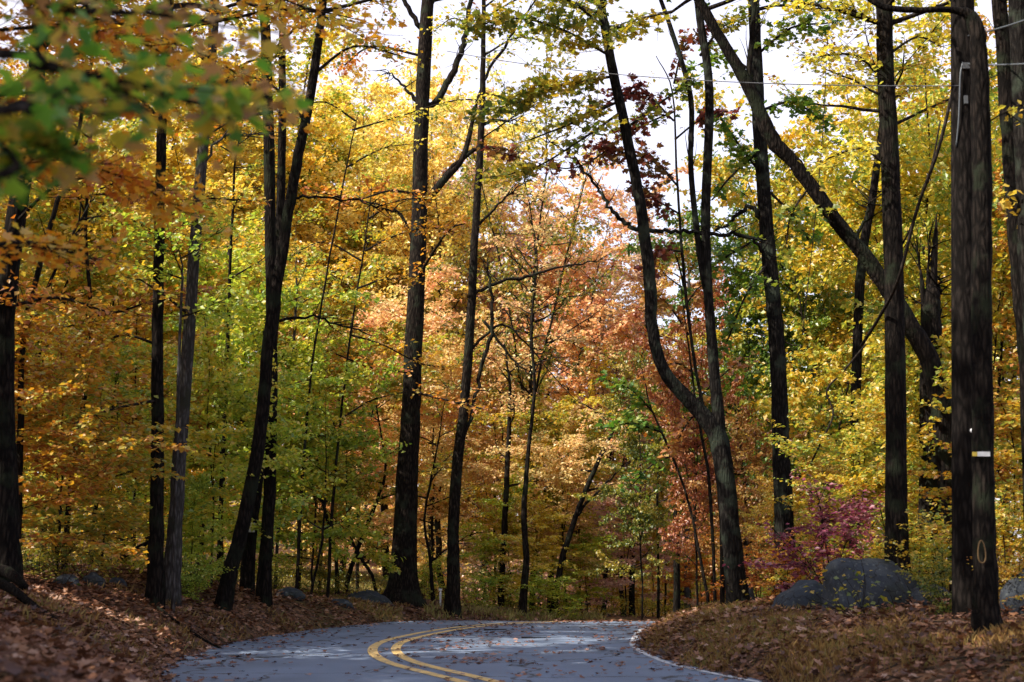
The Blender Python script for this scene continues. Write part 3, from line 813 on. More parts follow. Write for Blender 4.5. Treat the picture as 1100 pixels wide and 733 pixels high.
hero('thick centre trunk with a flared base and spreading upper forks', 43, [(433, 645, 40), (434, 620, 32), (437, 520, 27), (440, 460, 24), (443, 400, 23), (450, 250, 20), (453, 130, 18), (457, 40, 17), (460, -20, 14)], bark='brown', color='orange', group=gT, flare=.5, top=22, lsize=.14, sides=14, canopy=9,
     limbs=[[(452, 228, 12), (462, 212, 11), (478, 192, 10), (494, 175, 8), (502, 155, 7), (512, 110, 4)], [(476, 190, 5), (505, 163, 6), (530, 160, 4), (545, 162, 2)],
            [(452, 118, 7), (470, 106, 9), (482, 85, 9), (494, 62, 8), (500, 35, 7), (510, -10, 6)], [(450, 112, 7), (440, 100, 4), (430, 90, 3), (421, 80, 2)],
            [(455, 20, 8), (470, -10, 7)], [(452, 30, 7), (436, 5, 6), (425, -15, 5)], [(449, 290, 5), (430, 230, 3), (370, 212, 2)]],
     leafy_limbs=[([(452, 210, 4), (420, 205, 3, -3), (380, 215, 2, -5), (340, 205, 1, -6)], 22, 1.1, 15), ([(447, 300, 4), (480, 250, 3, -3), (500, 240, 2, -4)], 10, .9, 12),
                  ([(445, 400, 4), (400, 395, 3, -3), (360, 380, 2, -4)], 14, 1.0, 13), ([(453, 60, 4), (400, 50, 3), (370, 70, 2)], 18, 1.2, 14), ([(442, 420, 4), (480, 430, 3, -2), (520, 440, 2, -3)], 12, .9, 12)])
hero('slim dark centre trunk right of the thick one, at the lit verge', 42, [(487, 654, 18), (487, 600, 15), (487, 560, 14), (493, 480, 13), (497, 450, 12), (505, 350, 11), (509, 280, 10), (515, 180, 9), (518, 110, 8), (519, 50, 6), (520, -20, 5)], bark='brown', color='goldgreen', group=gT, top=20, canopy=9,
     leafy_limbs=[([(519, 60, 3), (560, 40, 2), (610, 55, 1)], 24, 1.0, 13), ([(519, 20, 3), (570, -5, 2), (630, 5, 1)], 24, 1.0, 13), ([(518, 100, 3), (560, 110, 2), (600, 130, 1)], 22, .9, 12), ([(519, 40, 3), (490, 20, 2), (470, 30, 1)], 14, .9, 12)],
     limbs=[[(508, 318, 5), (535, 303, 4), (560, 298, 4), (590, 290, 3), (625, 283, 2)], [(515, 135, 5), (530, 130, 4), (550, 130, 2)], [(517, 150, 2), (560, 120, 2), (600, 100, 1)],
            [(492, 490, 6), (508, 440, 5), (515, 400, 5), (527, 360, 5), (529, 320, 4), (524, 290, 3)], [(500, 380, 4), (540, 350, 3), (570, 375, 2), (610, 420, 1)],
            [(520, 345, 4), (545, 380, 3), (560, 395, 2)], [(510, 245, 4), (535, 220, 3), (553, 203, 2)], [(518, 90, 4), (541, 52, 4), (557, 25, 3), (579, -3, 2)]])
hero('big forked trunk by the right road edge with a curved left limb', 30, [(795, 662, 30), (792, 640, 26), (786, 580, 23), (779, 510, 23), (770, 468, 24), (752, 443, 20), (738, 428, 18), (712, 395, 15), (700, 350, 15), (698, 300, 15), (688, 220, 14), (672, 140, 13), (655, 60, 12), (642, -15, 11)], bark='lichen', color='olive', group=gT, flare=.3, shape='maple', lsize=.15,
     canopy=14,
     limbs=[[(772, 480, 16), (772, 450, 16), (768, 410, 14), (765, 370, 13), (760, 300, 12), (758, 220, 12), (762, 100, 11), (752, 20, 10), (748, -25, 10), (745, -80, 8)],
            [(758, 310, 8), (750, 260, 8), (742, 180, 7), (742, 105, 7), (722, 35, 6), (706, -10, 5)],
            [(686, 246, 6), (672, 240, 6), (656, 224, 5), (645, 205, 4), (632, 189, 3), (610, 165, 2)], [(696, 247, 6), (720, 249, 5), (745, 250, 5), (780, 252, 5), (806, 256, 5), (818, 268, 4)]],
     leafy_limbs=[([(658, 82, 4), (625, 88, 4), (598, 93, 3), (570, 106, 2), (520, 120, 1)], 52, .9, 14), ([(655, 60, 4), (600, 30, 3, -1), (550, 20, 2, -2), (505, 30, 1, -2)], 46, .9, 14),
                  ([(650, 30, 4), (610, 0, 3, -1), (560, -20, 2, -2)], 26, .9, 13), ([(668, 120, 4), (625, 150, 3, -1), (575, 180, 2, -1), (530, 190, 1, -1)], 26, .9, 12), ([(752, 60, 4), (775, 30, 3), (800, 20, 2)], 14, .8, 12),
                  ([(662, 110, 4), (620, 130, 3), (570, 150, 2)], 18, .8, 11), ([(670, 140, 4), (710, 110, 3), (740, 90, 2)], 14, .7, 10)])
hero('lichened straight trunk behind the forked one, mottled bark', 33, [(842, 612, 26), (842, 560, 23), (840, 500, 22), (836, 400, 20), (830, 320, 19), (824, 250, 18), (817, 150, 17), (812, 60, 15), (808, -20, 14)], bark='lichen', color='green', group=gT, lsize=.15, shape='maple',
     limbs=[[(822, 240, 7), (805, 222, 6), (790, 235, 5), (775, 245, 3)]],
     leafy_limbs=[([(815, 120, 4), (850, 110, 3), (885, 130, 2)], 18, .8, 13), ([(812, 60, 4), (850, 30, 3), (890, 25, 2)], 22, .9, 13), ([(826, 250, 4), (790, 270, 3), (760, 290, 2)], 18, .9, 13), ([(820, 190, 4), (790, 150, 3), (770, 120, 2)], 16, .8, 13), ([(812, 80, 4), (780, 60, 3), (750, 70, 2)], 12, .8, 11), ([(818, 160, 4), (785, 190, 3), (765, 215, 2)], 12, .8, 11),
                  ([(826, 280, 4), (800, 320, 3, -1), (780, 370, 2, -1)], 16, .8, 12), ([(820, 200, 4), (850, 230, 3), (870, 260, 2)], 10, .7, 11)])
hero('thick diagonal trunk leaning left across the sky', 26, [(1010, 430, 26), (998, 385, 24), (975, 345, 22), (950, 305, 20), (925, 270, 18), (900, 240, 18), (875, 205, 18), (850, 172, 17), (830, 150, 19), (812, 110, 17), (792, 72, 15), (770, 35, 13), (748, -5, 12), (730, -40, 11)], color='olive', group=gT, top=14, canopy=8, lsize=.14, shape='maple',
     limbs=[[(815, 110, 9), (805, 80, 8), (808, 40, 7), (812, -10, 6)], [(915, 262, 5), (930, 235, 4), (935, 215, 3)]],
     leafy_limbs=[([(870, 200, 3), (850, 230, 3), (845, 260, 2)], 7, .5, 10), ([(900, 240, 3), (890, 225, 2), (882, 205, 2)], 5, .4, 10)])
hero('thin straight dark trunk seen under the diagonal one', 35, [(918, 600, 14), (918, 480, 13), (921, 370, 12), (925, 290, 12), (932, 240, 11), (937, 215, 10), (950, 120, 8)], color='gold', group=gT, top=14, canopy=10)
hero('straight dark trunk right of the diagonal one, full height of the picture', 24, [(964, 620, 30), (963, 560, 27), (962, 450, 25), (960, 300, 24), (955, 150, 23), (951, 60, 21), (950, -20, 20)], bark='dark', color='yellow', group=gT,
     leafy_limbs=[([(953, 90, 4), (920, 60, 3), (880, 60, 2)], 22, .9, 13), ([(951, 30, 4), (910, 10, 3), (860, 10, 2)], 26, .9, 13), ([(956, 180, 4), (925, 160, 3), (890, 170, 2)], 18, .8, 13), ([(952, 60, 4), (985, 40, 3, 1), (1010, 50, 2, 1)], 8, .7, 11)])
hero('broken snag with a splintered top, between dark trunk and utility pole', 27, [(1000, 590, 28), (999, 450, 27), (1000, 380, 26), (1000, 340, 24), (1001, 318, 21), (1001, 306, 12)], color='gold', group=gT, top=0, canopy=0,
     limbs=[[(1003, 330, 12), (1003, 290, 9), (1005, 255, 6), (1006, 236, 2)], [(999, 330, 8), (997, 300, 5), (998, 270, 1)], [(993, 345, 8), (991, 310, 6), (988, 285, 2)], [(1008, 340, 6), (1009, 315, 4), (1010, 300, 2)]])
r8, o8 = hero('dark trunk just right of the utility pole with a white and yellow marker', 17, [(1061, 672, 31), (1059, 640, 28), (1057, 560, 26), (1055, 480, 26), (1055, 300, 25), (1054, 150, 24), (1051, 60, 22), (1046, 22, 18), (1025, 11, 9), (990, 11, 8), (950, 8, 8), (925, -8, 7), (900, -30, 5)], color='goldgreen', group=gT, top=0, canopy=0, lsize=.09,
     leafy_limbs=[([(1064, 130, 2), (1090, 115, 2), (1120, 110, 1)], 6, .4, 10)])
hero('dark trunk cut by the right edge, leaning slightly left at its top', 21, [(1112, 640, 20), (1104, 420, 18), (1097, 330, 18), (1090, 250, 18), (1082, 120, 19), (1074, 0, 19), (1072, -20, 19)], color='gold', group=gT)
hero('broad rough trunk filling the top right corner', 19, [(1124, 660, 28), (1118, 480, 27), (1108, 300, 26), (1100, 150, 25), (1094, 0, 26), (1092, -20, 26)], bark='lichen', color='yellow', group=gT, leafy_limbs=[([(1106, 250, 3), (1090, 225, 2), (1085, 215, 2)], 4, .3, 9)])
# thin trunks beyond the crest and in the clearing
gH = 'thin dark trunks beyond the road crest'
hero('dark straight trunk standing at the right end of the crest', 46, [(727, 680, 9), (727, 600, 8), (726, 520, 8), (728, 430, 6), (735, 330, 4)], color='orange', group=gH, top=0, canopy=0, flare=.1)
hero('thin dark trunk second from the right at the crest', 50, [(707, 680, 4), (707, 600, 3), (706, 540, 3), (708, 480, 2)], color='orange', group=gH, top=0, canopy=0, flare=.1)
hero('short looking dark trunk left of the two thin ones at the crest', 58, [(679, 675, 8), (679, 620, 7), (680, 560, 6), (684, 450, 5), (690, 380, 4)], color='orange', group=gH, top=0, canopy=0, flare=.1)
hero('greyish trunk behind the one at the right end of the crest', 60, [(738, 680, 7), (738, 600, 7), (737, 500, 7), (738, 400, 6), (740, 320, 5)], bark='grey', group=gH, top=0, canopy=0, flare=.1)
hero('thin trunk leaning right above the vanishing road', 48, [(596, 645, 8), (604, 600, 7), (612, 575, 7), (622, 545, 6), (634, 515, 6), (655, 470, 4), (680, 430, 2)], bark='brown', color='peach', group=gH, top=0, canopy=0, flare=.1, limbs=[[(618, 556, 4), (640, 530, 3), (665, 505, 2)]])
hero('slim upright trunk on the verge right of the slim centre trunk', 46, [(561, 662, 10), (565, 600, 8), (563, 550, 7), (568, 480, 5), (574, 420, 4), (571, 350, 3), (577, 290, 2)], bark='brown', color='peach', group=gH, top=0, canopy=0, flare=.15)
hero('thin dark trunk between the slim centre trunk and the verge trunk', 50, [(538, 650, 8), (540, 600, 7), (543, 550, 7), (546, 480, 6), (548, 420, 4)], bark='brown', color='peach', group=gH, top=0, canopy=0, flare=.1)
gL = 'thin stems in the clearing'
hero('thin black stem leaning right left of the thick centre trunk', 46, [(374, 620, 6), (384, 590, 5), (396, 560, 5), (408, 530, 4), (414, 500, 3), (405, 440, 2)], group=gL, top=0, canopy=0, flare=.05)
hero('thin bent stem crossing the leaning one left of the centre trunk', 45, [(400, 618, 4), (388, 600, 4), (378, 580, 3), (374, 560, 3)], group=gL, top=0, canopy=0, flare=.05)
hero('thin bent dark stem in the middle of the clearing', 44, [(362, 620, 5), (360, 590, 4), (352, 560, 4), (345, 535, 4), (335, 520, 3), (332, 490, 3), (330, 450, 2)], group=gL, top=0, canopy=0, flare=.05)
hero('thin upright grey stem right of the tagged trunk', 42, [(296, 620, 4), (300, 560, 4), (306, 500, 4), (312, 420, 4), (318, 330, 3)], bark='grey', group=gL, top=0, canopy=0, flare=.05)
hero('thin dark stem beside the left road edge at the clearing', 38, [(332, 652, 3), (338, 620, 3), (346, 580, 3), (350, 520, 2)], group=gL, top=0, canopy=0, flare=.05)
hero('thin straight stem between the straight trunks and the leaning trunk', 36, [(235, 610, 6), (238, 520, 5), (243, 420, 5), (247, 300, 4), (252, 180, 3)], group=gL, top=0, canopy=0, flare=.05)
hero('thin stem curving up from behind the thick centre trunk base', 45, [(465, 640, 5), (462, 600, 4), (456, 560, 3), (462, 520, 3), (470, 480, 2)], group=gL, top=0, canopy=0, flare=.05, limbs=[[(462, 605, 3), (480, 590, 2), (495, 580, 1)]])
hero('thin dark stem leaning right beside the thick centre trunk at mid height', 50, [(352, 500, 3), (362, 440, 3), (374, 380, 2.5), (386, 300, 2), (400, 240, 1.5)], group=gL, top=0, canopy=0, flare=.05)

# overhanging branches near the viewer (blurred in the photograph)
def overhang(label, base, trunk_h, tr_r, limbs, color, lsize, shape, group=None):
    rng = np.random.default_rng(int(abs(base[0]) * 100))
    zg = G(*base); org = np.array([base[0], base[1], zg])
    root = empty('tree', tuple(org))
    pts = np.array([(0, 0, -.2), (.05, 0, 1.5), (0, .05, 3.5), (.1, 0, 5.5), (0, 0, trunk_h)])
    tr = MB(); tube(tr, catmull(pts, 4), np.linspace(tr_r, tr_r * .3, 17), 10, .04)
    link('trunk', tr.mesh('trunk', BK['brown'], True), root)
    wood = MB(); lv = []
    for L, tw, tl, lp, sprd in limbs:
        q = np.array([P(*p) for p in L]) - org
        if tw > 0:
            start = np.array([0, 0, min(trunk_h - .2, max(1.5, q[0][2] - .6))])
            q = catmull(np.vstack([start, q]), 5)
        wl = MB(); tube(wl, q, np.linspace(.028, .006, len(q)), 5, cap=False)
        leafy(wl, lv, q, rng, .012, abs(tw), tl, lp, .25, sprd, sprd)
        link('branch', wl.mesh('branch', BK['twig'], True), root)
    cr = MB(); leaves(cr, np.concatenate(lv), lsize, rng, shape)
    link('crown', cr.mesh('crown', LM[color]), root)
    tag(root, label, 'tree', group)
overhang('near green leaved tree reaching blurred branches across the top left', (-4.6, 4.5), 7, .12,
    [([(-60, 60, 5), (60, 75, 5.2), (150, 95, 5.4), (215, 112, 5.6), (262, 120, 5.7)], 38, .5, 7, .07),
     ([(-60, 120, 4.6), (20, 110, 4.8), (90, 120, 5)], 22, .5, 7, .07),
     ([(-60, -20, 5.5), (60, 10, 5.8), (160, 15, 6), (250, 30, 6.4)], 30, .5, 6, .07),
     ([(-60, 190, 4.8), (0, 150, 5), (60, 160, 5)], 18, .35, 7, .04)], 'neargreen', .085, 'maple')
overhang('orange leaved tree with branches hanging over the left bank', (-6.2, 11), 11, .16,
    [([(-60, 190, 11.5), (40, 170, 12), (130, 190, 12.5), (200, 230, 13)], 60, .7, 11, .07),
     ([(-60, 40, 12), (60, 30, 12.5), (160, 50, 13), (250, 100, 13.5)], 70, .7, 11, .07),
     ([(-60, 110, 12), (60, 100, 12.5), (150, 120, 13)], 34, .6, 10, .07),
     ([(-60, 280, 11), (20, 260, 11.5), (70, 270, 12), (110, 280, 12.2)], 26, .6, 10, .07),
     ([(-40, -60, 12), (100, -30, 13), (240, -20, 14), (330, 10, 15), (390, 40, 16)], 50, .8, 10, .08),
     ([(-40, -60, 13), (120, 20, 14), (240, 70, 15), (310, 130, 15.5)], 36, .7, 9, .08)], 'overhang', .09, 'maple')
def leafy_tree_px(label, d, trunk_pts, limbs, color, lsize, shape, group, bark='brown'):
    hero(label, d, trunk_pts, bark=bark, color=color, top=0, canopy=0, leafy_limbs=limbs, lsize=lsize, shape=shape, group=group, flare=.1)
leafy_tree_px('thin oak with dark red leaves between the forked limbs', 32, [(776, 640, 6), (772, 520, 5), (748, 400, 4), (735, 300, 4), (728, 200, 3), (722, 100, 2), (705, 60, 1)],
    [([(728, 200, 3), (705, 175, 3), (675, 165, 2), (640, 160, 1)], 28, .8, 12), ([(725, 150, 3), (750, 130, 2), (775, 120, 1)], 9, .6, 10), ([(724, 130, 3), (690, 100, 2), (650, 110, 1)], 24, .8, 11),
     ([(730, 230, 3), (705, 215, 2), (690, 205, 1)], 18, .7, 11), ([(724, 90, 3), (735, 50, 2), (760, 30, 1)], 16, .8, 10), ([(733, 270, 3), (710, 270, 2), (700, 285, 1)], 12, .6, 10), ([(724, 120, 3), (680, 140, 2), (620, 180, 2), (560, 170, 1), (525, 160, 1)], 40, .6, 9)], 'maroon', .15, 'maple', gT)
leafy_tree_px('russet oak sapling crowded behind the fork', 34, [(768, 640, 4), (762, 520, 4), (748, 440, 3), (738, 360, 2), (730, 300, 1)],
    [([(740, 360, 3), (720, 330, 2), (702, 315, 1)], 14, .6, 11), ([(744, 400, 3), (725, 390, 2), (705, 400, 1)], 12, .6, 10), ([(748, 430, 3), (780, 400, 2), (800, 385, 1)], 12, .6, 10), ([(735, 330, 3), (750, 310, 2), (765, 300, 1)], 10, .5, 10),
     ([(750, 440, 3), (735, 460, 2), (725, 480, 1)], 12, .6, 10)], 'rust', .15, 'maple', gT)
leafy_tree_px('green oak sapling under the curved limb', 35, [(760, 640, 4), (740, 540, 3), (718, 480, 3), (700, 440, 2), (690, 400, 1)],
    [([(712, 465, 3), (680, 455, 2), (650, 460, 1)], 16, .6, 12), ([(703, 445, 3), (680, 420, 2), (655, 410, 1)], 14, .6, 11), ([(720, 490, 3), (700, 500, 2), (680, 520, 1)], 10, .5, 10)], 'green', .16, 'maple', gT)
leafy_tree_px('slender orange tree whose layered sprays cross the thick centre trunk', 39, [(352, 650, 4), (356, 560, 4), (366, 450, 3), (378, 350, 2.5), (392, 260, 2), (400, 200, 1)],
    [([(392, 270, 3), (420, 255, 2), (460, 245, 2), (490, 250, 1)], 20, .8, 14), ([(396, 235, 3), (430, 215, 2), (470, 215, 1)], 16, .8, 13), ([(384, 310, 3), (415, 300, 2), (455, 300, 1)], 14, .7, 12),
     ([(376, 360, 3), (410, 370, 2), (450, 390, 2), (480, 395, 1)], 18, .8, 12), ([(388, 280, 3), (350, 260, 2), (320, 270, 1)], 12, .7, 12), ([(366, 450, 3), (400, 430, 2), (440, 420, 1)], 10, .6, 11)], 'orange', .12, 'kite', gT)
leafy_tree_px('slender yellow tree with a flat spray across both centre trunks', 38, [(318, 650, 4), (322, 560, 4), (332, 420, 3), (350, 300, 2.5), (372, 180, 2), (385, 120, 1)],
    [([(378, 140, 3), (430, 125, 2), (490, 108, 2), (545, 110, 1)], 28, .8, 14), ([(382, 130, 3), (350, 110, 2), (320, 115, 1)], 12, .7, 12), ([(372, 180, 3), (410, 160, 2), (440, 155, 1)], 12, .7, 12)], 'yellow', .12, 'kite', gT)

# ------------------------------------------------------------------ far wood as one mass
rng = np.random.default_rng(77)
far = MB()
pal = ['paleyellow', 'salmon', 'goldgreen', 'peach', 'lime', 'gold', 'yellow']
def ytop_at(x):
    return np.interp(x, [-150, 250, 420, 520, 600, 680, 760, 900, 1000, 1250], [40, 90, 120, 170, 250, 370, 400, 330, 200, 60])
for row, dist in enumerate((84, 98, 116)):
    for x in np.arange(-140, 1260, 52):
        xx = x + rng.uniform(-20, 20); d = dist + rng.uniform(-6, 6)
        X = P(xx, 600, d)[0]; zg = G(X, d)
        top = P(xx, ytop_at(xx) + rng.uniform(-25, 60) + row * 25, d)[2]
        H = top - zg; W = rng.uniform(2.6, 4.4)
        if xx < 330: c = rng.choice([2, 5, 6, 4])
        elif xx < 520: c = rng.choice([0, 6, 3])
        elif xx < 700: c = rng.choice([1, 3, 1, 0])
        elif xx < 860: c = rng.choice([2, 4, 0])
        else: c = rng.choice([2, 6, 5])
        tp = np.array([(X, d, zg - .3), (X + rng.normal(0, .3), d, zg + H * .5), (X + rng.normal(0, .5), d, top - 1)])
        tube(far, tp, [.2, .13, .04], 5); far.mi[-1][:] = len(pal)
        nc = 110
        u = rng.random(nc)
        cz_ = zg + H * (.0 + 1.0 * u)
        rr = W * np.sin(np.pi * np.clip(u * .7 + .25, 0, 1)) * np.sqrt(rng.random(nc)); aa = rng.uniform(0, 6.28, nc)
        cc = np.stack([X + rr * np.cos(aa), d + rr * np.sin(aa), cz_], 1)
        m = 42
        pts = (cc[:, None, :] + rng.normal(0, 1, (nc, m, 3)) * np.array([.75, .75, .3])).reshape(-1, 3)
        leaves(far, pts, .27, rng, 'kite', mi=int(c))
tag(link('far_wood', far.mesh('far_wood', [LM[p] for p in pal] + [BK['twig']])), 'distant mass of autumn trees closing the view behind everything', 'woods', kind='stuff')

# undergrowth: brushy stems and low plants between trunks
ug = MB(); lv1 = []
tx, ty, _, _ = scatter(1500, (-14, 12), (12, 42), lambda x, y, s, sd: (s > -.1) & (np.abs(x) < .4 * y) & (s < 8), rng)
for a, b_, c_ in zip(tx, ty, ground(tx, ty)):
    an = rng.uniform(0, 6.28)
    p = branch_path((a, b_, c_ + .04), (math.cos(an), math.sin(an), .02), rng.uniform(.15, .7), rng, 0, 4, .15); p[:, 2] = ground(p[:, 0], p[:, 1]) + .04
    tube(ug, p, np.linspace(.010, .004, 5), 4, cap=False)
x, y, s, sd = scatter(1500, (-26, 24), (22, 62), lambda x, y, s, sd: (s > 2.2) & (np.abs(x) < .42 * y + 1), rng)
z = ground(x, y)
for a, b_, c_ in zip(x, y, z):
    for k in range(3):
        p = branch_path((a, b_, c_ - .05), (rng.normal(0, .5), rng.normal(0, .5), 1), rng.uniform(.4, 1.3), rng, 0, 4, .2)
        tube(ug, p, np.linspace(.008, .003, 5), 3, cap=False)
        lv1.append(interp(p, rng.uniform(.3, 1, 8)) + rng.normal(0, .12, (8, 3)))
ug.mi = [m_ * 0 + 1 for m_ in ug.mi]
leaves(ug, np.concatenate(lv1), .09, rng, 'kite')
tag(link('undergrowth', ug.mesh('undergrowth', [LM['olive'], BK['twig']])), 'tangled low brush and seedlings on the forest floor', 'undergrowth', kind='stuff')

# ------------------------------------------------------------------ rocks
def rock_mat():
    m, nt, N, Lk = new_mat('rock_grey')
    tc = N.new('ShaderNodeTexCoord')
    n = N.new('ShaderNodeTexNoise'); n.inputs['Scale'].default_value = 5; n.inputs['Detail'].default_value = 9; n.inputs['Roughness'].default_value = .7
    Lk.new(tc.outputs['Object'], n.inputs['Vector'])
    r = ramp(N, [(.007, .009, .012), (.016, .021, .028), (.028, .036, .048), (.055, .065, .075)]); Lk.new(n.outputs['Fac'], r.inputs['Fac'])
    n2 = N.new('ShaderNodeTexNoise'); n2.inputs['Scale'].default_value = 1.8; n2.inputs['Detail'].default_value = 7; Lk.new(tc.outputs['Object'], n2.inputs['Vector'])
    r2 = N.new('ShaderNodeValToRGB'); r2.color_ramp.elements[0].position = .55; r2.color_ramp.elements[1].position = .68; Lk.new(n2.outputs['Fac'], r2.inputs['Fac'])
    mx = N.new('ShaderNodeMix'); mx.data_type = 'RGBA'; Lk.new(r2.outputs['Color'], mx.inputs['Factor']); Lk.new(r.outputs['Color'], mx.inputs['A']); mx.inputs['B'].default_value = (.018, .024, .013, 1)
    n3 = N.new('ShaderNodeTexNoise'); n3.inputs['Scale'].default_value = 14; n3.inputs['Detail'].default_value = 6; Lk.new(tc.outputs['Object'], n3.inputs['Vector'])
    r3 = N.new('ShaderNodeValToRGB'); r3.color_ramp.elements[0].position = .60; r3.color_ramp.elements[1].position = .66; Lk.new(n3.outputs['Fac'], r3.inputs['Fac'])
    m3 = N.new('ShaderNodeMix'); m3.data_type = 'RGBA'; Lk.new(r3.outputs['Color'], m3.inputs['Factor']); Lk.new(mx.outputs['Result'], m3.inputs['A']); m3.inputs['B'].default_value = (.075, .085, .08, 1)
    vd = N.new('ShaderNodeVectorMath'); vd.operation = 'ADD'; Lk.new(tc.outputs['Object'], vd.inputs[0]); Lk.new(n2.outputs['Color'], vd.inputs[1])
    vc = N.new('ShaderNodeTexVoronoi'); vc.feature = 'DISTANCE_TO_EDGE'; vc.inputs['Scale'].default_value = 1.4; Lk.new(vd.outputs[0], vc.inputs['Vector'])
    ck = N.new('ShaderNodeMath'); ck.operation = 'LESS_THAN'; ck.inputs[1].default_value = .012; Lk.new(vc.outputs['Distance'], ck.inputs[0])
    m4 = N.new('ShaderNodeMix'); m4.data_type = 'RGBA'; Lk.new(ck.outputs[0], m4.inputs['Factor']); Lk.new(m3.outputs['Result'], m4.inputs['A']); m4.inputs['B'].default_value = (.006, .006, .007, 1)
    b = N.new('ShaderNodeBsdfPrincipled'); b.inputs['Roughness'].default_value = .85
    Lk.new(m4.outputs['Result'], b.inputs['Base Color'])
    bp = N.new('ShaderNodeBump'); bp.inputs['Strength'].default_value = .6; bp.inputs['Distance'].default_value = .06; Lk.new(n.outputs['Fac'], bp.inputs['Height']); Lk.new(bp.outputs[0], b.inputs['Normal'])
    o = N.new('ShaderNodeOutputMaterial'); Lk.new(b.outputs[0], o.inputs['Surface'])
    return m
RM = rock_mat()
import bmesh
def rock(name, x, ybase, d, w, h, label, seed=0, group='rocks by the road', asym=0., depth=.8, sub=4, rough=.16):
    """w, h in photo pixels"""
    c = P(x, ybase, d); k = d / F
    sx, sz = w * k / 2, h * k
    zg = G(c[0], c[1])
    bm = bmesh.new(); bmesh.ops.create_icosphere(bm, subdivisions=sub, radius=1)
    for v in bm.verts:
        co = v.co.copy()
        n1 = noise.noise(co * 1.3 + Vector((seed * 3.1, 0, 0))); n2 = noise.noise(co * 3.2 + Vector((0, seed * 2.3, 0))); n3 = noise.noise(co * 8 + Vector((0, 0, seed)))
        cell = noise.cell(co * 1.7 + Vector((seed, seed, 0)))
        f = 1 + rough * 1.2 * n1 + rough * .5 * n2 + rough * .15 * n3 + .0 * cell
        p = co * f
        p.x += asym * max(0, p.z) * -.9
        zz = p.z
        if zz > 0: zz = zz ** 1.0
        v.co = Vector((p.x * sx, p.y * sx * depth, zz * sz * (1 if zz > 0 else .5)))
    me = bpy.data.meshes.new(name); bm.to_mesh(me); bm.free(); me.materials.append(RM)
    for p_ in me.polygons: p_.use_smooth = True
    o = link(name, me); o.location = (c[0], c[1], min(zg, c[2]) - .06 * h * k)
    tag(o, label, 'boulder' if w > 60 else 'rock', group)
    return o
rock('boulder', 940, 658, 24, 118, 64, 'large smooth dark grey boulder with a few leaves on it, left of the utility pole', 3, asym=.22, rough=.15, sub=5)
rock('boulder', 862, 657, 25, 70, 34, 'low dark mossy boulder leaning against the left side of the large one', 5, asym=-.3)
rock('rock', 1000, 656, 23.5, 50, 30, 'mid sized dark rock half hidden by plants at the right side of the large boulder', 8)
rock('boulder', 1108, 655, 19, 64, 50, 'dark boulder cut off by the right edge beside the marked trunk', 9)
rock('rock', 800, 650, 31, 28, 26, 'small rounded rock just right of the forked trunk base', 11)
rock('rock', 393, 640, 41, 54, 14, 'flat bluish rock left of the thick centre trunk', 12, depth=.7)
rock('rock', 366, 655, 38, 30, 12, 'small dark rock at the road edge left of the centre trunk', 13)
rock('rock', 310, 636, 36, 34, 11, 'grey rock at the foot of the trunk right of the leaning one', 14)
rock('rock', 72, 612, 26, 32.0, 15.6, 'dark rock on top of the left bank', 15)
rock('rock', 100, 606, 27, 27.200000000000003, 14.399999999999999, 'smaller dark rock right beside the one on the left bank top', 16)
rock('rock', 126, 604, 28, 24.0, 13.2, 'rightmost dark rock of the three on the left bank top', 18)
rock('rock', 30, 700, 15.5, 28, 22, 'dark mossy lump low on the left bank near the corner', 17)
rock('rock', 412, 655, 41, 26, 10, 'small dark rock at the foot of the thick centre trunk', 21)

# fallen leaves resting on the big boulder
bpy.context.view_layer.update()
bo = [o for o in C.objects if o.name == 'boulder'][0]
vs = np.array([tuple(bo.matrix_world @ v.co) for v in bo.data.vertices]); ns = np.array([v.normal.z for v in bo.data.vertices])
fy = np.array([v.normal.y for v in bo.data.vertices])
cand = vs[(ns > .35)]
for n_ in range(7):
    p_ = cand[np.random.default_rng(n_ + 40).integers(0, len(cand))]
    m_ = MB(); leaves(m_, np.array([[0, 0, .02]]), .10, np.random.default_rng(n_), 'maple', tilt=.2, droop=0, flat=True, rnd=np.array([.7]))
    o = link('fallen_leaf', m_.mesh('fallen_leaf', LM['yellow' if n_ % 2 else 'peach'])); o.location = p_
    tag(o, 'pale fallen leaf resting on the large dark boulder', 'leaf', 'pale fallen leaves on the large boulder')

# fallen branches
def log(label, pts, d0, group='fallen branches on the left bank', bark='dark'):
    q = []
    for p in pts:
        w = P(p[0], p[1], p[3]); zg = G(w[0], w[1]); q.append((w[0], w[1], zg + p[2] * .5 * p[3] / F + p[4], p[2] * .5 * p[3] / F))
    q = catmull(q, 5); org = q[0, :3].copy()
    m_ = MB(); tube(m_, q[:, :3] - org, q[:, 3], 7, .08)
    o = link('fallen_branch', m_.mesh('fallen_branch', BK[bark], True)); o.location = org
    tag(o, label, 'branch', group)
log('thick dark fallen branch at the left edge of the bank', [(-10, 612, 11, 20, .15), (15, 625, 10, 19.5, .12), (40, 640, 8, 19, .05), (62, 655, 5, 18.5, .02)], 20)
log('short broken log above the fallen branch at the left edge', [(-15, 608, 12, 22, .1), (10, 606, 12, 21.5, .15), (28, 612, 8, 21, .1)], 22)
log('long thin fallen stick running right from the first straight trunk', [(170, 632, 3, 26, .08), (205, 645, 3, 25.6, .03), (240, 656, 2, 25.5, .03), (262, 662, 1.5, 26, .02)], 25)
log('thin pale stick lying near the left road edge', [(190, 680, 3, 22, .03), (225, 682, 3, 22.5, .02), (268, 676, 2, 24, .02)], 22, bark='grey')
log('short dark fallen stick behind the forest floor rocks at left', [(130, 600, 6, 29, .5), (150, 590, 5, 29, .8), (165, 580, 4, 29, 1.0)], 29)
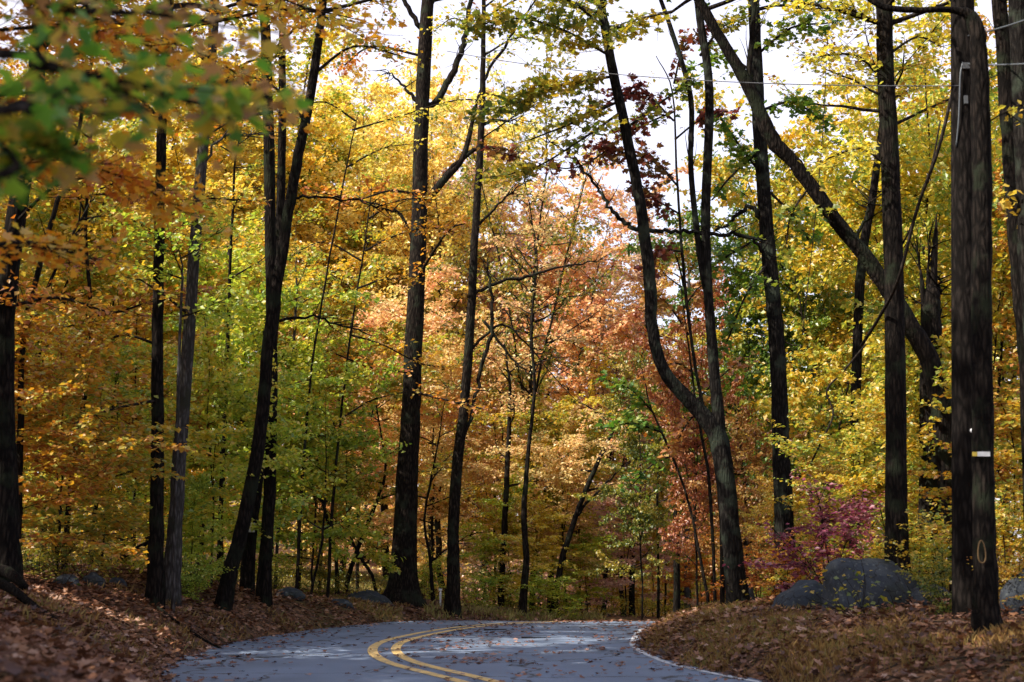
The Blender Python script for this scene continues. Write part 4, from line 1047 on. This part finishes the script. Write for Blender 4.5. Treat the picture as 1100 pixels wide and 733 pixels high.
for n_, (x_, y_, L_, lab) in enumerate([(560, 684, .5, 'small black twig lying in the right lane'), (470, 681, .35, 'tiny dark twig near the yellow lines'), (520, 676, .6, 'thin dark twig across the far centre of the road')]):
    d_ = HC * F / (y_ - 610); w = P(x_, y_, d_)
    m_ = MB(); pts_ = branch_path((0, 0, .025), (1, .2 * n_, 0), L_, np.random.default_rng(n_), 0, 4, .08); pts_[:, 2] = .025; tube(m_, pts_, np.linspace(.016, .007, 5), 5)
    o = link('twig', m_.mesh('twig', BK['dark'], True)); o.location = (w[0], w[1], .004); tag(o, lab, 'twig', 'twigs on the road')

# ------------------------------------------------------------------ utility pole, wires, markers
metal = simple('galvanised_metal', (.12, .125, .13), .5, .6)
rubber = simple('cable_sheath', (.05, .05, .055), .5)
greyc = simple('cable_grey', (.06, .07, .08), .5)
pa = path_px([(1037, 640, 27), (1036, 480, 25), (1036, 300, 25), (1035, 150, 24), (1034, 0, 24)], 20)
zg = G(pa[0, 0], pa[0, 1]); org = np.array([pa[0, 0], pa[0, 1], zg])
pole = empty('utility_pole', tuple(org))
xy = np.array([np.interp(np.linspace(zg - .4, 11.5, 24), pa[:, 2], pa[:, k]) for k in (0, 1)]).T
top_slope = (pa[-1, :2] - pa[0, :2]) / (pa[-1, 2] - pa[0, 2])
zz = np.linspace(zg - .4, 11.5, 24)
pts = np.stack([pa[0, 0] + top_slope[0] * (zz - pa[0, 2]), pa[0, 1] + top_slope[1] * (zz - pa[0, 2]), zz], 1)
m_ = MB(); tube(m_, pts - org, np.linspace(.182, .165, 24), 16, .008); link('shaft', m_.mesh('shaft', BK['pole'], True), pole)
def pole_at(ypx, dx=0, fr=.17):
    w = P(1035, ypx, 20); z_ = w[2]
    return np.array([pa[0, 0] + top_slope[0] * (z_ - pa[0, 2]) + dx, 20 - fr, z_])
# cable running down the shaft
c_ = np.array([pole_at(72, -.06, .19), pole_at(85, -.10, .2), pole_at(110, -.11, .19), pole_at(135, -.12, .17), pole_at(160, -.14, .12)])
m_ = MB(); tube(m_, catmull(c_, 5) - org, np.full(21, .012), 6); link('down_cable', m_.mesh('down_cable', greyc, True), pole)
def boxm(c, s):
    c = np.array(c); s = np.array(s) / 2
    v = [c + s * np.array([a, b, d]) for a in (-1, 1) for b in (-1, 1) for d in (-1, 1)]
    f = [0, 1, 3, 2, 4, 6, 7, 5, 0, 4, 5, 1, 2, 3, 7, 6, 0, 2, 6, 4, 1, 5, 7, 3]
    m = MB(); m.add(np.array(v), f, [4] * 6); return m
link('cable_clamp', boxm(pole_at(76, -.02, .19) - org, (.10, .06, .09)).mesh('cable_clamp', metal), pole)
link('cable_bracket', boxm(pole_at(112, -.02, .19) - org, (.05, .05, .12)).mesh('cable_bracket', metal), pole)
m_ = MB(); q_ = pole_at(464, .05, .15) - org; tube(m_, np.array([q_ + [0, 0, 0], q_ + [0, -.025, 0]]), [.035, .03], 10); link('nail_tag', m_.mesh('nail_tag', simple('pale_tag', (.7, .7, .72), .4), True), pole)
tag(pole, 'weathered brown utility pole with grey cables clamped near the top', 'utility pole')

def wire(label, a, b, sag, r, mat, n=24):
    a = np.array(a); b = np.array(b); t = np.linspace(0, 1, n)[:, None]
    p = a * (1 - t) + b * t; p[:, 2] -= sag * 4 * (t * (1 - t))[:, 0]
    m = MB(); tube(m, p - a, np.full(n, r), 6)
    o = link('overhead_wire', m.mesh('overhead_wire', mat, True)); o.location = a
    tag(o, label, 'wire', 'overhead wires')
wire('pale cable rising right from the pole clamp to the top right corner', pole_at(44, .02, .2), P(1180, -10, 13), .05, .012, greyc)
wire('lower pale cable running right from the pole below the first', pole_at(74, .02, .2), P(1190, 58, 13), .05, .012, greyc)
wire('long thin dark wire crossing the sky left of the pole', pole_at(96, -.1, .15), P(480, 55, 34), .25, .009, rubber)

# hanging vines right
def vine(label, pts, r, grp='hanging vines'):
    q = catmull([P(*p) for p in pts], 6); org = q[0].copy()
    m = MB(); tube(m, q - org, np.full(len(q), r), 5)
    o = link('vine', m.mesh('vine', BK['twig'], True)); o.location = org
    tag(o, label, 'vine', grp)
vine('thick dark vine slanting down left from beside the pole', [(1024, 95, 22), (1008, 160, 22), (985, 225, 22.5), (965, 300, 23), (945, 340, 24), (925, 372, 25)], .03)
vine('second vine slanting left below the thick one', [(1010, 130, 23), (1000, 180, 23), (980, 240, 23.5), (960, 280, 24.5)], .016)
vine('thin vine hanging straight down against the sky under the wire', [(894, -10, 30), (888, 60, 30), (884, 140, 30), (874, 250, 30), (862, 360, 30)], .010)
vine('curling bare vine below the diagonal trunk', [(930, 370, 30), (905, 400, 30), (888, 420, 30), (895, 445, 30), (882, 475, 30), (870, 500, 30)], .022)

# marker on the dark trunk, knot ring and tag on the leaning trunks
wp = simple('white_plate', (.75, .76, .74), .5); yp = simple('yellow_plate', (.65, .48, .06), .5)
k17 = 17 / F
def on_trunk(root, org_, x, y, d, r): 
    w = P(x, y, d); w[1] -= r; return w - org_
c = on_trunk(r8, o8, 1052, 489, 17, .155)
link('marker_plate', boxm(c, (.15, .012, .055)).mesh('marker_plate', wp), r8)
link('marker_stripe', boxm(c + np.array([-.105, 0, 0]), (.055, .010, .05)).mesh('marker_stripe', yp), r8)
th = np.linspace(0, 2 * np.pi, 21); cc = on_trunk(r8, o8, 1050, 596, 17, .15)
m_ = MB(); tube(m_, np.stack([cc[0] + .045 * np.cos(th), np.full(21, cc[1]) - .01, cc[2] + .13 * np.sin(th) * (1 + .25 * np.sin(th))], 1), np.full(21, .008), 6, cap=False)
link('knot_ring', m_.mesh('knot_ring', simple('ochre_paint', (.13, .075, .025), .8), True), r8)
c = on_trunk(r7, o7, 272, 567, 34, .19)
link('paper_tag', boxm(c, (.15, .01, .22)).mesh('paper_tag', wp), r7)
# small white marker post at the verge
w = P(473, 642, 44); zg = G(w[0], 44)
post = empty('marker_post', (w[0], 44, zg)); m_ = MB(); tube(m_, np.array([(0, 0, -.1), (0, 0, .42), (.01, 0, .5)]), [.035, .035, .02], 8); link('post', m_.mesh('post', wp, True), post)
link('post_cap', boxm((0, 0, .53), (.10, .05, .06)).mesh('post_cap', wp), post)
tag(post, 'small white marker post in the grass between the two centre trunks', 'marker post')

# ------------------------------------------------------------------ light, sky, camera
SUN_AZ = R(-114)     # measured clockwise from +Y (view direction): negative is to the left
SUN_EL = R(44)
sd_ = Vector((math.sin(SUN_AZ) * math.cos(SUN_EL), math.cos(SUN_AZ) * math.cos(SUN_EL), math.sin(SUN_EL)))
L_ = bpy.data.lights.new('sun', 'SUN'); L_.energy = 3.6; L_.angle = R(.5); L_.color = (1, .93, .82)
lo = bpy.data.objects.new('sun', L_); COL.objects.link(lo); lo.rotation_euler = sd_.to_track_quat('Z', 'Y').to_euler()
W = bpy.data.worlds.new('World'); C.world = W; W.use_nodes = True
nt = W.node_tree; N = nt.nodes; Lk = nt.links; N.clear()
sky = N.new('ShaderNodeTexSky'); sky.sky_type = 'NISHITA'; sky.sun_disc = False; sky.sun_elevation = SUN_EL; sky.sun_rotation = SUN_AZ
sky.dust_density = 1.5
# thin high cloud: most of the sky is milky white
tc = N.new('ShaderNodeTexCoord'); cn = N.new('ShaderNodeTexNoise'); cn.inputs['Scale'].default_value = 2.2; cn.inputs['Detail'].default_value = 6
Lk.new(tc.outputs['Generated'], cn.inputs['Vector'])
cr = N.new('ShaderNodeValToRGB'); cr.color_ramp.elements[0].position = .3; cr.color_ramp.elements[0].color = (.35, .35, .35, 1); cr.color_ramp.elements[1].position = .6; cr.color_ramp.elements[1].color = (.85, .85, .85, 1)
Lk.new(cn.outputs['Fac'], cr.inputs['Fac'])
sx = N.new('ShaderNodeSeparateXYZ'); Lk.new(tc.outputs['Generated'], sx.inputs[0])
mr = N.new('ShaderNodeMapRange'); mr.inputs['From Min'].default_value = .35; mr.inputs['From Max'].default_value = .8; mr.inputs['To Min'].default_value = .95; mr.inputs['To Max'].default_value = .05
Lk.new(sx.outputs['Z'], mr.inputs['Value'])
mu = N.new('ShaderNodeMath'); mu.operation = 'MULTIPLY'; mu.use_clamp = True; Lk.new(mr.outputs[0], mu.inputs[0])
ad = N.new('ShaderNodeMath'); ad.operation = 'ADD'; ad.inputs[1].default_value = .25; Lk.new(cr.outputs['Color'], ad.inputs[0]); Lk.new(ad.outputs[0], mu.inputs[1])
mx = N.new('ShaderNodeMix'); mx.data_type = 'RGBA'; Lk.new(mu.outputs[0], mx.inputs['Factor']); Lk.new(sky.outputs[0], mx.inputs['A']); mx.inputs['B'].default_value = (3.2, 3.08, 3.6, 1)
bg = N.new('ShaderNodeBackground'); bg.inputs['Strength'].default_value = .15; Lk.new(mx.outputs['Result'], bg.inputs['Color'])
ow = N.new('ShaderNodeOutputWorld'); Lk.new(bg.outputs[0], ow.inputs['Surface'])

cam = bpy.data.cameras.new('camera'); co = bpy.data.objects.new('camera', cam); COL.objects.link(co)
cam.sensor_width = 36; cam.lens = 36 * F / 1100; cam.clip_end = 3000; cam.clip_start = .1
co.location = (0, 0, HC); co.rotation_euler = (math.pi / 2 + PITCH, 0, 0)
cam.dof.use_dof = True; cam.dof.focus_distance = 38; cam.dof.aperture_fstop = 1.8
C.camera = co
C.render.engine = 'CYCLES'
cy = C.cycles
cy.max_bounces = 6; cy.diffuse_bounces = 4; cy.glossy_bounces = 1; cy.transmission_bounces = 5; cy.transparent_max_bounces = 4
cy.use_denoising = True
cy.sample_clamp_indirect = 6
C.view_settings.view_transform = 'Standard'; C.view_settings.look = 'None'; C.view_settings.gamma = 1
C.view_settings.exposure = 1.4
labs = [o['label'] for o in C.objects if o.parent is None and 'label' in o]
print('labels', len(labs), 'unique', len(set(labs)), 'long', [l for l in labs if not 4 <= len(l.split()) <= 16])
